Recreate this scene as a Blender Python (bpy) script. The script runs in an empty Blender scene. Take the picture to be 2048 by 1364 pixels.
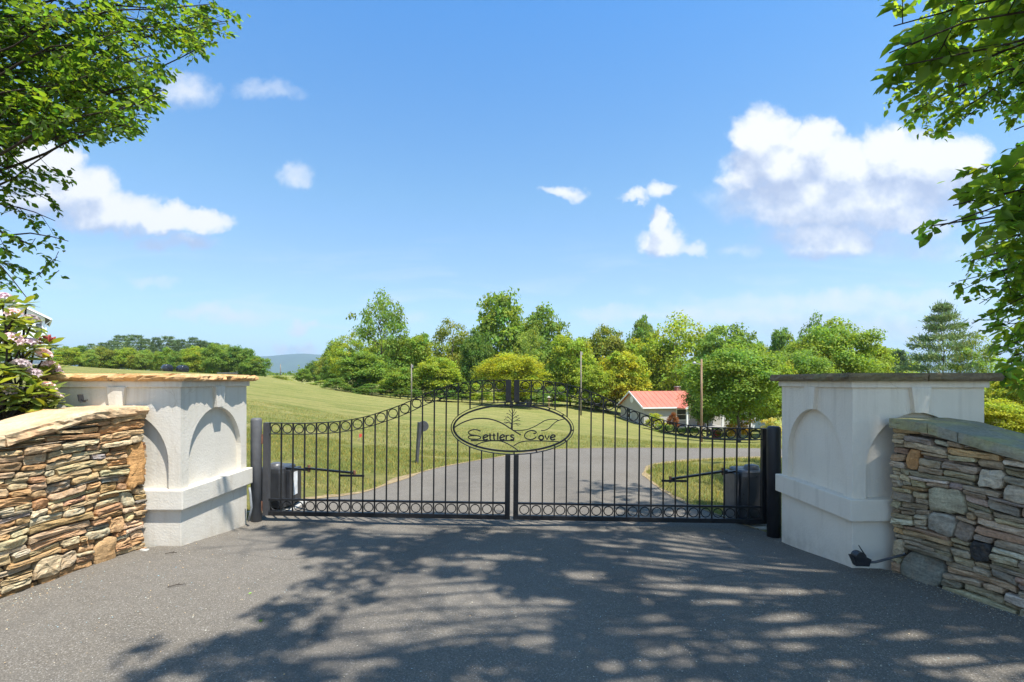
import bpy, bmesh, math, random
import numpy as np
from mathutils import Vector, Matrix, noise as mnoise

random.seed(7)
rng = np.random.default_rng(7)
R = math.radians
scn = bpy.context.scene
col = scn.collection

# ------------------------------------------------------------------ camera
EYE = 1.37
FPX = 1000.0            # focal length in photo pixels (photo 2048 wide)
HOR = 762.0             # horizon row of the photo
cam_d = bpy.data.cameras.new('camera')
cam = bpy.data.objects.new('camera', cam_d)
col.objects.link(cam)
cam.location = (0, 0, EYE)
cam.rotation_euler = (R(90), 0, 0)
cam_d.sensor_width = 36.0
cam_d.lens = FPX / 2048.0 * 36.0
cam_d.shift_y = (HOR - 682.0) / 2048.0
cam_d.clip_start = 0.05
cam_d.clip_end = 40000
scn.camera = cam

# ------------------------------------------------------------------ light
SUN_EL, SUN_AZ = 65.0, 135.0      # azimuth clockwise from +Y: behind the camera to the right
sun_d = bpy.data.lights.new('sun', 'SUN')
sun_d.energy = 3.7
sun_d.angle = R(0.6)
sun_d.color = (1.0, 0.955, 0.88)
sun = bpy.data.objects.new('sun', sun_d)
col.objects.link(sun)
sdir = Vector((math.sin(R(SUN_AZ)) * math.cos(R(SUN_EL)), math.cos(R(SUN_AZ)) * math.cos(R(SUN_EL)), math.sin(R(SUN_EL))))
sun.rotation_euler = sdir.to_track_quat('Z', 'Y').to_euler()
sun.location = (10, -10, 30)

scn.view_settings.view_transform = 'Standard'
scn.view_settings.look = 'None'
scn.view_settings.exposure = 1.35
scn.view_settings.gamma = 1.0
scn.view_settings.use_curve_mapping = False
scn.render.engine = 'CYCLES'
scn.cycles.max_bounces = 6
scn.cycles.transparent_max_bounces = 6
scn.cycles.volume_bounces = 0
scn.cycles.sample_clamp_indirect = 4.0
scn.cycles.use_denoising = True


def PX(px, py, y):
    """the point that the photo shows at pixel (px, py) if it stands y metres away"""
    return Vector(((px - 1024.0) / FPX * y, y, EYE - (py - HOR) / FPX * y))


# ------------------------------------------------------------------ node helpers
class NT:
    def __init__(s, tree):
        s.t = tree
        s.n = tree.nodes
        s.l = tree.links

    def add(s, typ, **kw):
        nd = s.n.new(typ)
        for k, v in kw.items():
            setattr(nd, k, v)
        return nd

    def put(s, sock, v):
        if isinstance(v, bpy.types.NodeSocket):
            s.l.new(v, sock)
        elif v is not None:
            sock.default_value = v

    def math(s, op, a, b=None, c=None, clamp=False):
        nd = s.add('ShaderNodeMath', operation=op, use_clamp=clamp)
        s.put(nd.inputs[0], a)
        if b is not None:
            s.put(nd.inputs[1], b)
        if c is not None:
            s.put(nd.inputs[2], c)
        return nd.outputs[0]

    def vmath(s, op, a, b=None):
        nd = s.add('ShaderNodeVectorMath', operation=op)
        s.put(nd.inputs[0], a)
        if b is not None:
            s.put(nd.inputs[1], b)
        return nd.outputs['Value'] if op == 'DOT_PRODUCT' else nd.outputs[0]

    def noise(s, vec, scale, detail=4, rough=0.55, dist=0.0, out='Fac'):
        nd = s.add('ShaderNodeTexNoise')
        s.put(nd.inputs['Vector'], vec)
        s.put(nd.inputs['Scale'], scale)
        nd.inputs['Detail'].default_value = detail
        nd.inputs['Roughness'].default_value = rough
        nd.inputs['Distortion'].default_value = dist
        return nd.outputs[out]

    def voro(s, vec, scale, feature='F1', out='Distance', rand=1.0):
        nd = s.add('ShaderNodeTexVoronoi', feature=feature)
        s.put(nd.inputs['Vector'], vec)
        nd.inputs['Scale'].default_value = scale
        nd.inputs['Randomness'].default_value = rand
        return nd.outputs[out]

    def ramp(s, f, stops, interp='LINEAR'):
        nd = s.add('ShaderNodeValToRGB')
        cr = nd.color_ramp
        cr.interpolation = interp
        while len(cr.elements) < len(stops):
            cr.elements.new(0.5)
        for e, (p, c) in zip(cr.elements, stops):
            e.position = p
            e.color = (c[0], c[1], c[2], 1)
        s.put(nd.inputs[0], f)
        return nd.outputs[0]

    def maprange(s, v, a, b, c=0.0, d=1.0, smooth=False):
        nd = s.add('ShaderNodeMapRange')
        if smooth:
            nd.interpolation_type = 'SMOOTHSTEP'
        s.put(nd.inputs[0], v)
        for i, q in enumerate((a, b, c, d)):
            nd.inputs[i + 1].default_value = q
        return nd.outputs[0]

    def mix(s, f, a, b, blend='MIX'):
        nd = s.add('ShaderNodeMix', data_type='RGBA', blend_type=blend)
        s.put(nd.inputs['Factor'], f)
        for sock, v in ((nd.inputs['A'], a), (nd.inputs['B'], b)):
            pass
        ia = [i for i in nd.inputs if i.name == 'A' and i.type == 'RGBA'][0]
        ib = [i for i in nd.inputs if i.name == 'B' and i.type == 'RGBA'][0]
        for sock, v in ((ia, a), (ib, b)):
            if isinstance(v, (tuple, list)):
                v = (v[0], v[1], v[2], 1)
            s.put(sock, v)
        return [o for o in nd.outputs if o.type == 'RGBA'][0]

    def bump(s, h, strength=0.5, dist=0.01, normal=None):
        nd = s.add('ShaderNodeBump')
        nd.inputs['Strength'].default_value = strength
        nd.inputs['Distance'].default_value = dist
        s.put(nd.inputs['Height'], h)
        if normal is not None:
            s.put(nd.inputs['Normal'], normal)
        return nd.outputs[0]


def material(name):
    m = bpy.data.materials.new(name)
    m.use_nodes = True
    m.node_tree.nodes.clear()
    nt = NT(m.node_tree)
    out = nt.add('ShaderNodeOutputMaterial')
    return m, nt, out


def principled(nt, out, base, rough=0.7, normal=None, metal=0.0, spec=0.5):
    p = nt.add('ShaderNodeBsdfPrincipled')
    if isinstance(base, (tuple, list)):
        base = (base[0], base[1], base[2], 1)
    nt.put(p.inputs['Base Color'], base)
    nt.put(p.inputs['Roughness'], rough)
    p.inputs['Metallic'].default_value = metal
    p.inputs['Specular IOR Level'].default_value = spec
    if normal is not None:
        nt.put(p.inputs['Normal'], normal)
    nt.l.new(p.outputs[0], out.inputs['Surface'])
    return p


def objco(nt):
    return nt.add('ShaderNodeTexCoord').outputs['Object']


def geopos(nt):
    return nt.add('ShaderNodeNewGeometry').outputs['Position']


# ------------------------------------------------------------------ sky
CLOUDS = [  # px, py, half width, half height, weight   (directions in the sky, written as photo pixels)
    (1530, 285, 62, 70, 1.0), (1490, 350, 55, 50, .8), (1575, 330, 90, 62, 1.0), (1625, 292, 62, 52, 1.0), (1690, 330, 80, 60, 1.0),
    (1775, 312, 72, 58, 1.0), (1860, 330, 90, 66, 1.0), (1925, 320, 55, 50, .9), (1700, 395, 260, 62, .9), (1640, 425, 190, 42, .8),
    (1790, 440, 130, 38, .75), (1660, 478, 105, 40, .8), (1590, 470, 60, 26, .5), (1800, 492, 170, 26, .35), (1540, 470, 40, 30, .3),
    (60, 315, 75, 48, 1.0), (125, 318, 42, 36, .85), (90, 380, 120, 56, .9), (190, 385, 62, 52, .8), (225, 425, 110, 46, .85),
    (330, 435, 72, 34, .9), (400, 442, 62, 26, .85), (310, 484, 45, 16, .45), (375, 482, 62, 18, .5),
    (1128, 380, 48, 13, .6), (1160, 388, 26, 12, .5), (1268, 386, 36, 13, .6), (1325, 380, 32, 18, .65),
    (1318, 445, 24, 34, .8), (1325, 482, 52, 34, .85), (1382, 496, 36, 16, .5),
    (590, 350, 38, 24, .42), (370, 182, 66, 36, .42), (540, 182, 70, 20, .3), (435, 634, 110, 20, .42), (603, 654, 30, 17, .55),
    (570, 697, 26, 11, .5), (612, 695, 30, 10, .5), (305, 560, 50, 16, .28), (1480, 505, 42, 14, .25),
    (1700, 605, 330, 28, .42), (1520, 630, 260, 26, .38), (1230, 628, 110, 20, .36), (1760, 655, 420, 40, .42), (1800, 560, 60, 10, .2),
]


def cloud_group():
    g = bpy.data.node_groups.new('cloud_density', 'ShaderNodeTree')
    g.interface.new_socket('P', in_out='INPUT', socket_type='NodeSocketVector')
    g.interface.new_socket('D', in_out='OUTPUT', socket_type='NodeSocketFloat')
    nt = NT(g)
    gi = nt.add('NodeGroupInput')
    go = nt.add('NodeGroupOutput')
    p0 = gi.outputs[0]
    wn = nt.vmath('SUBTRACT', nt.noise(p0, 11, 6, 0.62, out='Color'), (.5, .5, .5))
    wn2 = nt.vmath('SUBTRACT', nt.noise(p0, 38, 5, 0.6, out='Color'), (.5, .5, .5))
    p = nt.vmath('ADD', p0, nt.vmath('MULTIPLY', wn, (.095, .075, 0)))
    p = nt.vmath('ADD', p, nt.vmath('MULTIPLY', wn2, (.03, .026, 0)))
    acc = None
    for (px, py, rx, ry, w) in CLOUDS:
        c = ((px - 1024) / FPX, (HOR - py) / FPX, 0)
        q = nt.vmath('MULTIPLY', nt.vmath('SUBTRACT', p, c), (FPX / rx / 1.22, FPX / ry / 1.22, 0))
        v = nt.math('MULTIPLY_ADD', nt.vmath('DOT_PRODUCT', q, q), -w, w)
        acc = v if acc is None else nt.math('SMOOTH_MAX', acc, v, .12)
    fb = nt.noise(p0, 24, 8, 0.6)
    d = nt.math('ADD', acc, nt.math('MULTIPLY', nt.math('SUBTRACT', fb, .5), 0.42))
    nt.l.new(d, go.inputs[0])
    return g


world = bpy.data.worlds.new('World')
scn.world = world
world.use_nodes = True
world.node_tree.nodes.clear()
wt = NT(world.node_tree)
wout = wt.add('ShaderNodeOutputWorld')
bg = wt.add('ShaderNodeBackground')
SKY_STRENGTH = 0.15
bg.inputs['Strength'].default_value = SKY_STRENGTH
wt.l.new(bg.outputs[0], wout.inputs['Surface'])
sky = wt.add('ShaderNodeTexSky', sky_type='NISHITA')
sky.sun_disc = False
sky.sun_elevation = R(SUN_EL)
sky.sun_rotation = R(SUN_AZ)
sky.air_density = 1.0
sky.dust_density = 0.6
sky.ozone_density = 2.2
sky.altitude = 600
wdir = wt.add('ShaderNodeTexCoord').outputs['Generated']
sep = wt.add('ShaderNodeSeparateXYZ')
wt.l.new(wdir, sep.inputs[0])
ymax = wt.math('MAXIMUM', sep.outputs[1], 0.08)
comb = wt.add('ShaderNodeCombineXYZ')
wt.l.new(wt.math('DIVIDE', sep.outputs[0], ymax), comb.inputs[0])
wt.l.new(wt.math('DIVIDE', sep.outputs[2], ymax), comb.inputs[1])
pc = comb.outputs[0]
cg = cloud_group()
g1 = wt.add('ShaderNodeGroup'); g1.node_tree = cg
g2 = wt.add('ShaderNodeGroup'); g2.node_tree = cg
wt.l.new(pc, g1.inputs[0])
wt.l.new(wt.vmath('ADD', pc, (0.010, 0.05, 0)), g2.inputs[0])
d1, d2 = g1.outputs[0], g2.outputs[0]
front = wt.maprange(sep.outputs[1], 0.08, 0.2)
alpha = wt.math('MULTIPLY', wt.maprange(d1, 0.0, 0.70, smooth=True), front)
lit = wt.math('ADD', wt.math('MULTIPLY', wt.math('SUBTRACT', d1, d2), 1.35), 0.45, clamp=True)
fine = wt.noise(pc, 30, 6, 0.6)
lit = wt.math('ADD', lit, wt.math('MULTIPLY', wt.math('SUBTRACT', fine, .5), .75), clamp=True)
ccol = wt.ramp(lit, [(0.0, (.47, .55, .75)), (0.32, (.63, .70, .85)), (0.58, (.84, .88, .95)), (0.80, (1.0, 1.0, 1.0))])
CLOUD_GAIN = 1.0 / SKY_STRENGTH * 0.42
ccol = wt.vmath('MULTIPLY', ccol, (CLOUD_GAIN, CLOUD_GAIN, CLOUD_GAIN))
tone = wt.ramp(sep.outputs[2], [(0.0, (.51, .565, .56)), (0.2, (.50, .55, .565)), (0.34, (.42, .58, .60)), (0.6, (.215, .555, .76)), (1.0, (.20, .54, .76))])
skyc = wt.vmath('MULTIPLY', sky.outputs[0], tone)
# unseen cumulus added round the rest of the sky for neutral fill light
rest_n = wt.noise(wt.vmath('MULTIPLY', wdir, (1, 1, 1.9)), 2.6, 7, .58, .3)
up = wt.maprange(sep.outputs[2], 0.05, 0.22)
rest_a = wt.math('MULTIPLY', wt.math('MULTIPLY', wt.maprange(rest_n, .53, .64, smooth=True), up), wt.maprange(sep.outputs[1], 0.25, -0.05))
rest_c = wt.ramp(rest_n, [(.53, (1, 1, 1)), (.66, (.86, .89, .95)), (.78, (.66, .71, .84))])
skyc = wt.mix(rest_a, skyc, wt.vmath('MULTIPLY', rest_c, (1.0 / SKY_STRENGTH * .45,) * 3))
# thin general veil of cirrus all round
streak = wt.noise(wt.vmath('MULTIPLY', pc, (1.6, 11, 1)), 2.2, 7, .62, .8)
sep2 = wt.add('ShaderNodeSeparateXYZ')
wt.l.new(pc, sep2.inputs[0])
band = wt.math('MULTIPLY', wt.maprange(sep2.outputs[1], .03, .09), wt.maprange(sep2.outputs[1], .30, .12))
sa = wt.math('MULTIPLY', wt.math('MULTIPLY', wt.maprange(streak, .47, .70, smooth=True), band), wt.math('MULTIPLY', front, .42))
skyc = wt.mix(sa, skyc, (1.0 / SKY_STRENGTH * .40, 1.0 / SKY_STRENGTH * .415, 1.0 / SKY_STRENGTH * .46))
wt.l.new(wt.mix(alpha, skyc, ccol), bg.inputs['Color'])


# ------------------------------------------------------------------ object helpers
def tag(o, label=None, cat=None, group=None, kind=None):
    if label:
        o['label'] = label
    if cat:
        o['category'] = cat
    if group:
        o['group'] = group
    if kind:
        o['kind'] = kind
    return o


def empty(name, loc=(0, 0, 0), rot=(0, 0, 0), parent=None):
    o = bpy.data.objects.new(name, None)
    o.empty_display_size = 0.1
    o.location = loc
    o.rotation_euler = rot
    o.parent = parent
    col.objects.link(o)
    return o


def link(name, me, parent=None, color=None):
    o = bpy.data.objects.new(name, me)
    col.objects.link(o)
    if parent is not None:
        o.parent = parent
    if color is not None:
        o.color = (color[0], color[1], color[2], 1)
    return o


class MB:
    """collects shapes that become ONE mesh"""
    def __init__(s):
        s.v = []
        s.f = []

    def add(s, V, F):
        n = len(s.v)
        s.v.extend([tuple(q) for q in V])
        s.f.extend([tuple(i + n for i in f) for f in F])
        return s

    def box(s, c, d, rz=0.0, M=None):
        hx, hy, hz = d[0] / 2, d[1] / 2, d[2] / 2
        V = [Vector((x, y, z)) for z in (-hz, hz) for (x, y) in ((-hx, -hy), (hx, -hy), (hx, hy), (-hx, hy))]
        if M is None:
            M = Matrix.Rotation(rz, 4, 'Z')
        V = [M @ q + Vector(c) for q in V]
        return s.add(V, [(0, 3, 2, 1), (4, 5, 6, 7), (0, 1, 5, 4), (1, 2, 6, 5), (2, 3, 7, 6), (3, 0, 4, 7)])

    def bar(s, a, b, w, t, up=(0, 0, 1)):
        a, b = Vector(a), Vector(b)
        d = (b - a)
        L = d.length
        if L < 1e-6:
            return s
        z = d / L
        x = z.cross(Vector(up))
        if x.length < 1e-4:
            x = z.cross(Vector((0, 1, 0)))
        x.normalize()
        y = z.cross(x)
        M = Matrix((x, y, z)).transposed().to_4x4()
        return s.box((a + b) / 2, (w, t, L), M=M)

    def tube(s, pts, rad, n=8, cap=True):
        V, F = tube_arrays(pts, rad, n, cap)
        return s.add(V, F)

    def ribbon(s, pts, w, t, nrm):
        """flat bar of width w in the plane across nrm, thickness t along nrm"""
        pts = [Vector(p) for p in pts]
        nrm = Vector(nrm).normalized()
        V = []
        k = len(pts)
        for i, p in enumerate(pts):
            d = (pts[min(i + 1, k - 1)] - pts[max(i - 1, 0)]).normalized()
            sd = d.cross(nrm).normalized()
            ww = w[i] if isinstance(w, (list, tuple)) else w
            for (a, b) in ((-1, -1), (1, -1), (1, 1), (-1, 1)):
                V.append(p + sd * (a * ww / 2) + nrm * (b * t / 2))
        F = []
        for i in range(k - 1):
            for j in range(4):
                F.append((i * 4 + j, i * 4 + (j + 1) % 4, (i + 1) * 4 + (j + 1) % 4, (i + 1) * 4 + j))
        F.append((3, 2, 1, 0))
        F.append(tuple((k - 1) * 4 + j for j in range(4)))
        return s.add(V, F)

    def mesh(s, name, mat=None, smooth=False):
        me = bpy.data.meshes.new(name)
        me.from_pydata(s.v, [], s.f)
        if mat:
            me.materials.append(mat)
        if smooth:
            me.polygons.foreach_set('use_smooth', [True] * len(me.polygons))
        me.update()
        return me

    def build(s, name, mat=None, parent=None, smooth=False, bevel=0.0, color=None):
        me = s.mesh(name, mat, smooth)
        if bevel > 0:
            bm = bmesh.new()
            bm.from_mesh(me)
            bmesh.ops.bevel(bm, geom=[e for e in bm.edges if e.calc_face_angle(0) > 0.6], offset=bevel, segments=2, affect='EDGES', profile=0.6)
            bm.to_mesh(me)
            bm.free()
        return link(name, me, parent, color)


def tube_arrays(pts, rad, n=8, cap=True):
    pts = [Vector(p) for p in pts]
    k = len(pts)
    if not isinstance(rad, (list, tuple, np.ndarray)):
        rad = [rad] * k
    V, F = [], []
    ref = None
    for i, p in enumerate(pts):
        d = (pts[min(i + 1, k - 1)] - pts[max(i - 1, 0)])
        if d.length < 1e-9:
            d = Vector((0, 0, 1))
        d.normalize()
        if ref is None:
            ref = Vector((0, 0, 1)) if abs(d.z) < 0.9 else Vector((1, 0, 0))
        x = (ref - d * ref.dot(d)).normalized()
        y = d.cross(x)
        ref = x
        for j in range(n):
            a = 2 * math.pi * j / n
            V.append(p + (x * math.cos(a) + y * math.sin(a)) * rad[i])
    for i in range(k - 1):
        for j in range(n):
            F.append((i * n + j, i * n + (j + 1) % n, (i + 1) * n + (j + 1) % n, (i + 1) * n + j))
    if cap:
        F.append(tuple(range(n - 1, -1, -1)))
        F.append(tuple((k - 1) * n + j for j in range(n)))
    return V, F


def np_mesh(name, V, F, mat=None, tint=None, smooth=False):
    """V (n,3), F (m,k) numpy -> mesh; tint (n,3) optional point colour attribute"""
    me = bpy.data.meshes.new(name)
    V = np.asarray(V, dtype=np.float32)
    F = np.asarray(F, dtype=np.int32)
    k = F.shape[1]
    me.vertices.add(len(V))
    me.vertices.foreach_set('co', V.ravel())
    me.loops.add(F.size)
    me.loops.foreach_set('vertex_index', F.ravel())
    me.polygons.add(len(F))
    me.polygons.foreach_set('loop_start', np.arange(0, F.size, k, dtype=np.int32))
    me.polygons.foreach_set('loop_total', np.full(len(F), k, dtype=np.int32))
    if smooth:
        me.polygons.foreach_set('use_smooth', np.ones(len(F), dtype=bool))
    if tint is not None:
        at = me.attributes.new('tint', 'FLOAT_COLOR', 'POINT')
        c = np.ones((len(V), 4), dtype=np.float32)
        c[:, :3] = tint
        at.data.foreach_set('color', c.ravel())
    if mat:
        me.materials.append(mat)
    me.update(calc_edges=True)
    return me


def frames(dirs, ups):
    """orthonormal frames: x along dirs, z near ups; returns (n,3,3) with columns x,y,z"""
    x = dirs / (np.linalg.norm(dirs, axis=1, keepdims=True) + 1e-9)
    y = np.cross(ups, x)
    y /= (np.linalg.norm(y, axis=1, keepdims=True) + 1e-9)
    z = np.cross(x, y)
    return np.stack([x, y, z], axis=2)


LEAF_V = np.array([(0, 0, 0), (.30, .30, .07), (.68, .22, .05), (1, 0, -.06), (.68, -.22, .05), (.30, -.30, .07)], dtype=np.float32)
LEAF_F = np.array([(0, 3, 2, 1), (0, 5, 4, 3)], dtype=np.int32)
DIAM_V = np.array([(0, 0, 0), (.5, .36, .10), (1, 0, 0), (.5, -.36, .10)], dtype=np.float32)
DIAM_F = np.array([(0, 2, 1), (0, 3, 2)], dtype=np.int32)


def scatter(TV, TF, pos, rot, size):
    n = len(pos)
    V = np.einsum('nij,kj->nki', rot, TV) * np.asarray(size).reshape(n, 1, 1) + pos[:, None, :]
    F = (TF[None] + (np.arange(n) * len(TV))[:, None, None]).reshape(-1, TF.shape[1])
    return V.reshape(-1, 3), F


def unit(n):
    v = rng.normal(size=(n, 3))
    return v / np.linalg.norm(v, axis=1, keepdims=True)


def tints(n, lo=.65, hi=1.35, hue=.12):
    b = rng.uniform(lo, hi, (n, 1))
    c = np.ones((n, 3)) * b
    h = rng.normal(0, hue, n)
    c[:, 0] *= 1 + h
    c[:, 2] *= 1 - h
    return np.clip(c, .2, 2.2)


# ------------------------------------------------------------------ materials
M = {}


def leaf_mat(name, base, trans, attr=True, rough=.45, tw=.4, spec=.35):
    m, nt, out = material(name)
    oi = nt.add('ShaderNodeObjectInfo')
    if attr:
        at = nt.add('ShaderNodeAttribute', attribute_name='tint').outputs['Color']
        tone = nt.mix(1.0, at, oi.outputs['Color'], 'MULTIPLY')
    else:
        tone = nt.mix(1.0, nt.ramp(oi.outputs['Random'], [(0, (.6, .66, .55)), (.5, (1, 1, 1)), (1, (1.35, 1.25, 1.0))]), oi.outputs['Color'], 'MULTIPLY')
    b = nt.mix(1.0, tone, base, 'MULTIPLY')
    t = nt.mix(1.0, tone, trans, 'MULTIPLY')
    p = nt.add('ShaderNodeBsdfPrincipled')
    nt.put(p.inputs['Base Color'], b)
    p.inputs['Roughness'].default_value = rough
    p.inputs['Specular IOR Level'].default_value = spec
    tr = nt.add('ShaderNodeBsdfTranslucent')
    nt.put(tr.inputs['Color'], t)
    mx = nt.add('ShaderNodeMixShader')
    mx.inputs[0].default_value = tw
    nt.l.new(p.outputs[0], mx.inputs[1])
    nt.l.new(tr.outputs[0], mx.inputs[2])
    nt.l.new(mx.outputs[0], out.inputs['Surface'])
    return m


M['leaf_far'] = leaf_mat('leaf_far', (.175, .25, .045), (.33, .44, .035), True, .6, .44, .2)
M['needle'] = leaf_mat('needle', (.11, .165, .08), (.14, .21, .07), True, .6, .2, .2)
M['leaf_near'] = leaf_mat('leaf_near', (.10, .165, .028), (.36, .50, .025), True, .42, .55, .3)
M['leaf_single'] = leaf_mat('leaf_single', (.10, .165, .028), (.36, .50, .025), False, .42, .55, .3)
M['rhodo_leaf'] = leaf_mat('rhodo_leaf', (.185, .24, .065), (.40, .48, .05), False, .34, .4, .5)
M['petal'] = leaf_mat('petal', (.82, .62, .70), (.85, .65, .72), False, .6, .35, .2)
M['bud'] = leaf_mat('bud', (.35, .09, .10), (.4, .1, .1), False, .6, .2, .2)
M['grass_blade'] = leaf_mat('grass_blade', (.225, .25, .068), (.30, .33, .065), True, .6, .35, .15)


def bark_mat(name, a, b, scale=9):
    m, nt, out = material(name)
    co = geopos(nt)
    st = nt.vmath('MULTIPLY', co, (1, 1, .25))
    n = nt.noise(st, scale, 6, .65)
    c = nt.ramp(n, [(.3, a), (.7, b)])
    principled(nt, out, c, .9, nt.bump(n, .8, .03), spec=.15)
    return m


M['bark'] = bark_mat('bark', (.045, .034, .026), (.13, .11, .09))
M['bark_far'] = bark_mat('bark_far', (.07, .055, .045), (.17, .145, .12), 3)
M['twig'] = bark_mat('twig', (.03, .023, .018), (.075, .058, .045), 30)
M['pole_wood'] = bark_mat('pole_wood', (.17, .14, .115), (.31, .27, .23), 4)
M['pole_brown'] = bark_mat('pole_brown', (.20, .12, .075), (.33, .22, .14), 4)


def mat_asphalt():
    m, nt, out = material('asphalt')
    co = geopos(nt)
    big = nt.noise(co, .55, 4, .6)
    mid = nt.noise(co, 6, 5, .6)
    grit = nt.voro(co, 210, out='Color')
    gs = nt.add('ShaderNodeSeparateColor')
    nt.l.new(grit, gs.inputs[0])
    c = nt.ramp(gs.outputs[0], [(0, (.096, .085, .070)), (.5, (.138, .122, .100)), (.90, (.180, .160, .132)), (1, (.31, .285, .25))])
    c = nt.mix(nt.maprange(big, .35, .68), c, nt.mix(.4, c, (.19, .176, .155)))
    c = nt.mix(nt.math('MULTIPLY', nt.maprange(mid, .52, .75), .35), c, (.10, .092, .08))
    sx = nt.add('ShaderNodeSeparateXYZ')
    nt.l.new(co, sx.inputs[0])
    wob = nt.math('ADD', nt.math('ABSOLUTE', sx.outputs[0]), nt.math('MULTIPLY', nt.math('SUBTRACT', nt.noise(co, .8, 3), .5), .5))
    track = nt.math('MULTIPLY', nt.maprange(nt.math('ABSOLUTE', nt.math('SUBTRACT', wob, .85)), .42, .12, smooth=True), nt.maprange(nt.noise(co, 2.5, 4), .3, .6))
    c = nt.mix(nt.math('MULTIPLY', track, .35), c, (.085, .079, .072))
    oil = nt.maprange(nt.noise(co, 1.35, 5, .6), .66, .74)
    c = nt.mix(nt.math('MULTIPLY', oil, .5), c, (.06, .056, .052))
    crk = nt.math('MULTIPLY', nt.maprange(nt.voro(nt.vmath('ADD', co, nt.vmath('MULTIPLY', nt.noise(co, 3, 4, out='Color'), (.35, .35, 0))), .62, 'DISTANCE_TO_EDGE'), .007, .002), nt.maprange(nt.noise(co, .9, 3), .50, .58))
    c = nt.mix(nt.math('MULTIPLY', crk, .25), c, (.03, .028, .026))
    # pale settled dust and sand grains
    fl = nt.voro(co, 46)
    dust = nt.math('MULTIPLY', nt.maprange(fl, .10, .05), nt.maprange(nt.noise(co, 9, 3), .50, .62))
    c = nt.mix(nt.math('MULTIPLY', dust, .55), c, (.34, .31, .25))
    h = nt.math('ADD', nt.voro(co, 210), nt.math('MULTIPLY', nt.noise(co, 60, 3), .8))
    principled(nt, out, c, .92, nt.bump(h, .45, .003), spec=.08)
    return m


M['asphalt'] = mat_asphalt()


def mat_ground():
    m, nt, out = material('lawn_ground')
    co = geopos(nt)
    flat = nt.vmath('MULTIPLY', co, (1, 1, .2))
    a = nt.noise(flat, .07, 5, .62)
    b = nt.noise(flat, .45, 6, .66, .6)
    f = nt.noise(flat, 5, 6, .72)
    st = nt.vmath('MULTIPLY', flat, (.16, .95, 1))
    s = nt.noise(st, 1.0, 4, .6, .7)
    c = nt.ramp(b, [(.28, (.115, .150, .032)), (.48, (.190, .196, .055)), (.68, (.285, .252, .088))])
    c = nt.mix(nt.maprange(s, .40, .66), c, nt.mix(.75, c, (.33, .285, .105)))
    c = nt.mix(nt.math('MULTIPLY', nt.maprange(a, .36, .62), .6), c, nt.mix(.5, c, (.15, .19, .045)))
    c = nt.mix(.8, c, nt.mix(1.0, c, nt.ramp(f, [(.28, (.55, .57, .52)), (.52, (1, 1, 1)), (.75, (1.45, 1.38, 1.2))]), 'MULTIPLY'))
    principled(nt, out, c, .95, nt.bump(nt.noise(flat, 14, 6, .75), 1.0, .10), spec=.1)
    return m


M['ground'] = mat_ground()


def mat_dirt():
    m, nt, out = material('dry_dirt')
    co = geopos(nt)
    n = nt.noise(co, 14, 7, .7)
    c = nt.ramp(n, [(.3, (.16, .115, .065)), (.5, (.29, .215, .12)), (.7, (.42, .34, .20))])
    principled(nt, out, c, .95, nt.bump(nt.noise(co, 50, 6, .7), .9, .02), spec=.1)
    return m


M['dirt'] = mat_dirt()


def mat_stucco(name, c1, c2, stain):
    m, nt, out = material(name)
    co = geopos(nt)
    n1 = nt.noise(co, 2.2, 5, .6)
    sp = nt.voro(co, 58, 'SMOOTH_F1')
    n2 = nt.noise(co, 75, 4, .6)
    c = nt.mix(nt.maprange(n1, .35, .68), c1, c2)
    sepz = nt.add('ShaderNodeSeparateXYZ')
    nt.l.new(co, sepz.inputs[0])
    low = nt.math('MULTIPLY', nt.maprange(sepz.outputs[2], .14, -.12), nt.maprange(nt.noise(co, 7, 5, .65), .35, .62))
    c = nt.mix(nt.math('MULTIPLY', low, .6), c, stain)
    streak = nt.noise(nt.vmath('MULTIPLY', co, (9, 9, .8)), 1.0, 4, .6)
    c = nt.mix(nt.math('MULTIPLY', nt.maprange(streak, .56, .76), .38), c, stain)
    blot = nt.maprange(nt.noise(co, 4.5, 6, .7), .60, .74)
    c = nt.mix(nt.math('MULTIPLY', blot, .28), c, stain)
    h = nt.math('ADD', nt.math('MULTIPLY', nt.math('POWER', nt.math('ABSOLUTE', sp), .7), -.6), nt.math('MULTIPLY', n2, .9))
    h = nt.math('ADD', h, nt.math('MULTIPLY', nt.noise(co, 22, 3), .8))
    drip = nt.math('MULTIPLY', nt.maprange(sepz.outputs[2], .95, 1.33), nt.maprange(nt.noise(nt.vmath('MULTIPLY', co, (16, 16, .7)), 1.0, 5, .65), .48, .70))
    c = nt.mix(nt.math('MULTIPLY', drip, .45), c, stain)
    hair = nt.math('MULTIPLY', nt.maprange(nt.voro(nt.vmath('ADD', co, nt.vmath('MULTIPLY', nt.noise(co, 5, 4, out='Color'), (.2, .2, .2))), 1.9, 'DISTANCE_TO_EDGE'), .006, .0015), nt.maprange(nt.noise(co, 1.7, 3), .52, .60))
    c = nt.mix(nt.math('MULTIPLY', hair, .5), c, stain)
    principled(nt, out, c, .9, nt.bump(h, .28, .007), spec=.2)
    return m


M['stucco'] = mat_stucco('stucco_cream', (.60, .56, .48), (.66, .62, .545), (.42, .35, .26))
M['stucco_shade_lift'] = mat_stucco('stucco_cream_shade_lift', (.74, .66, .545), (.79, .71, .595), (.50, .43, .34))  # same cream stucco, brightened and warmed to offset the right pillar's shade


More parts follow.
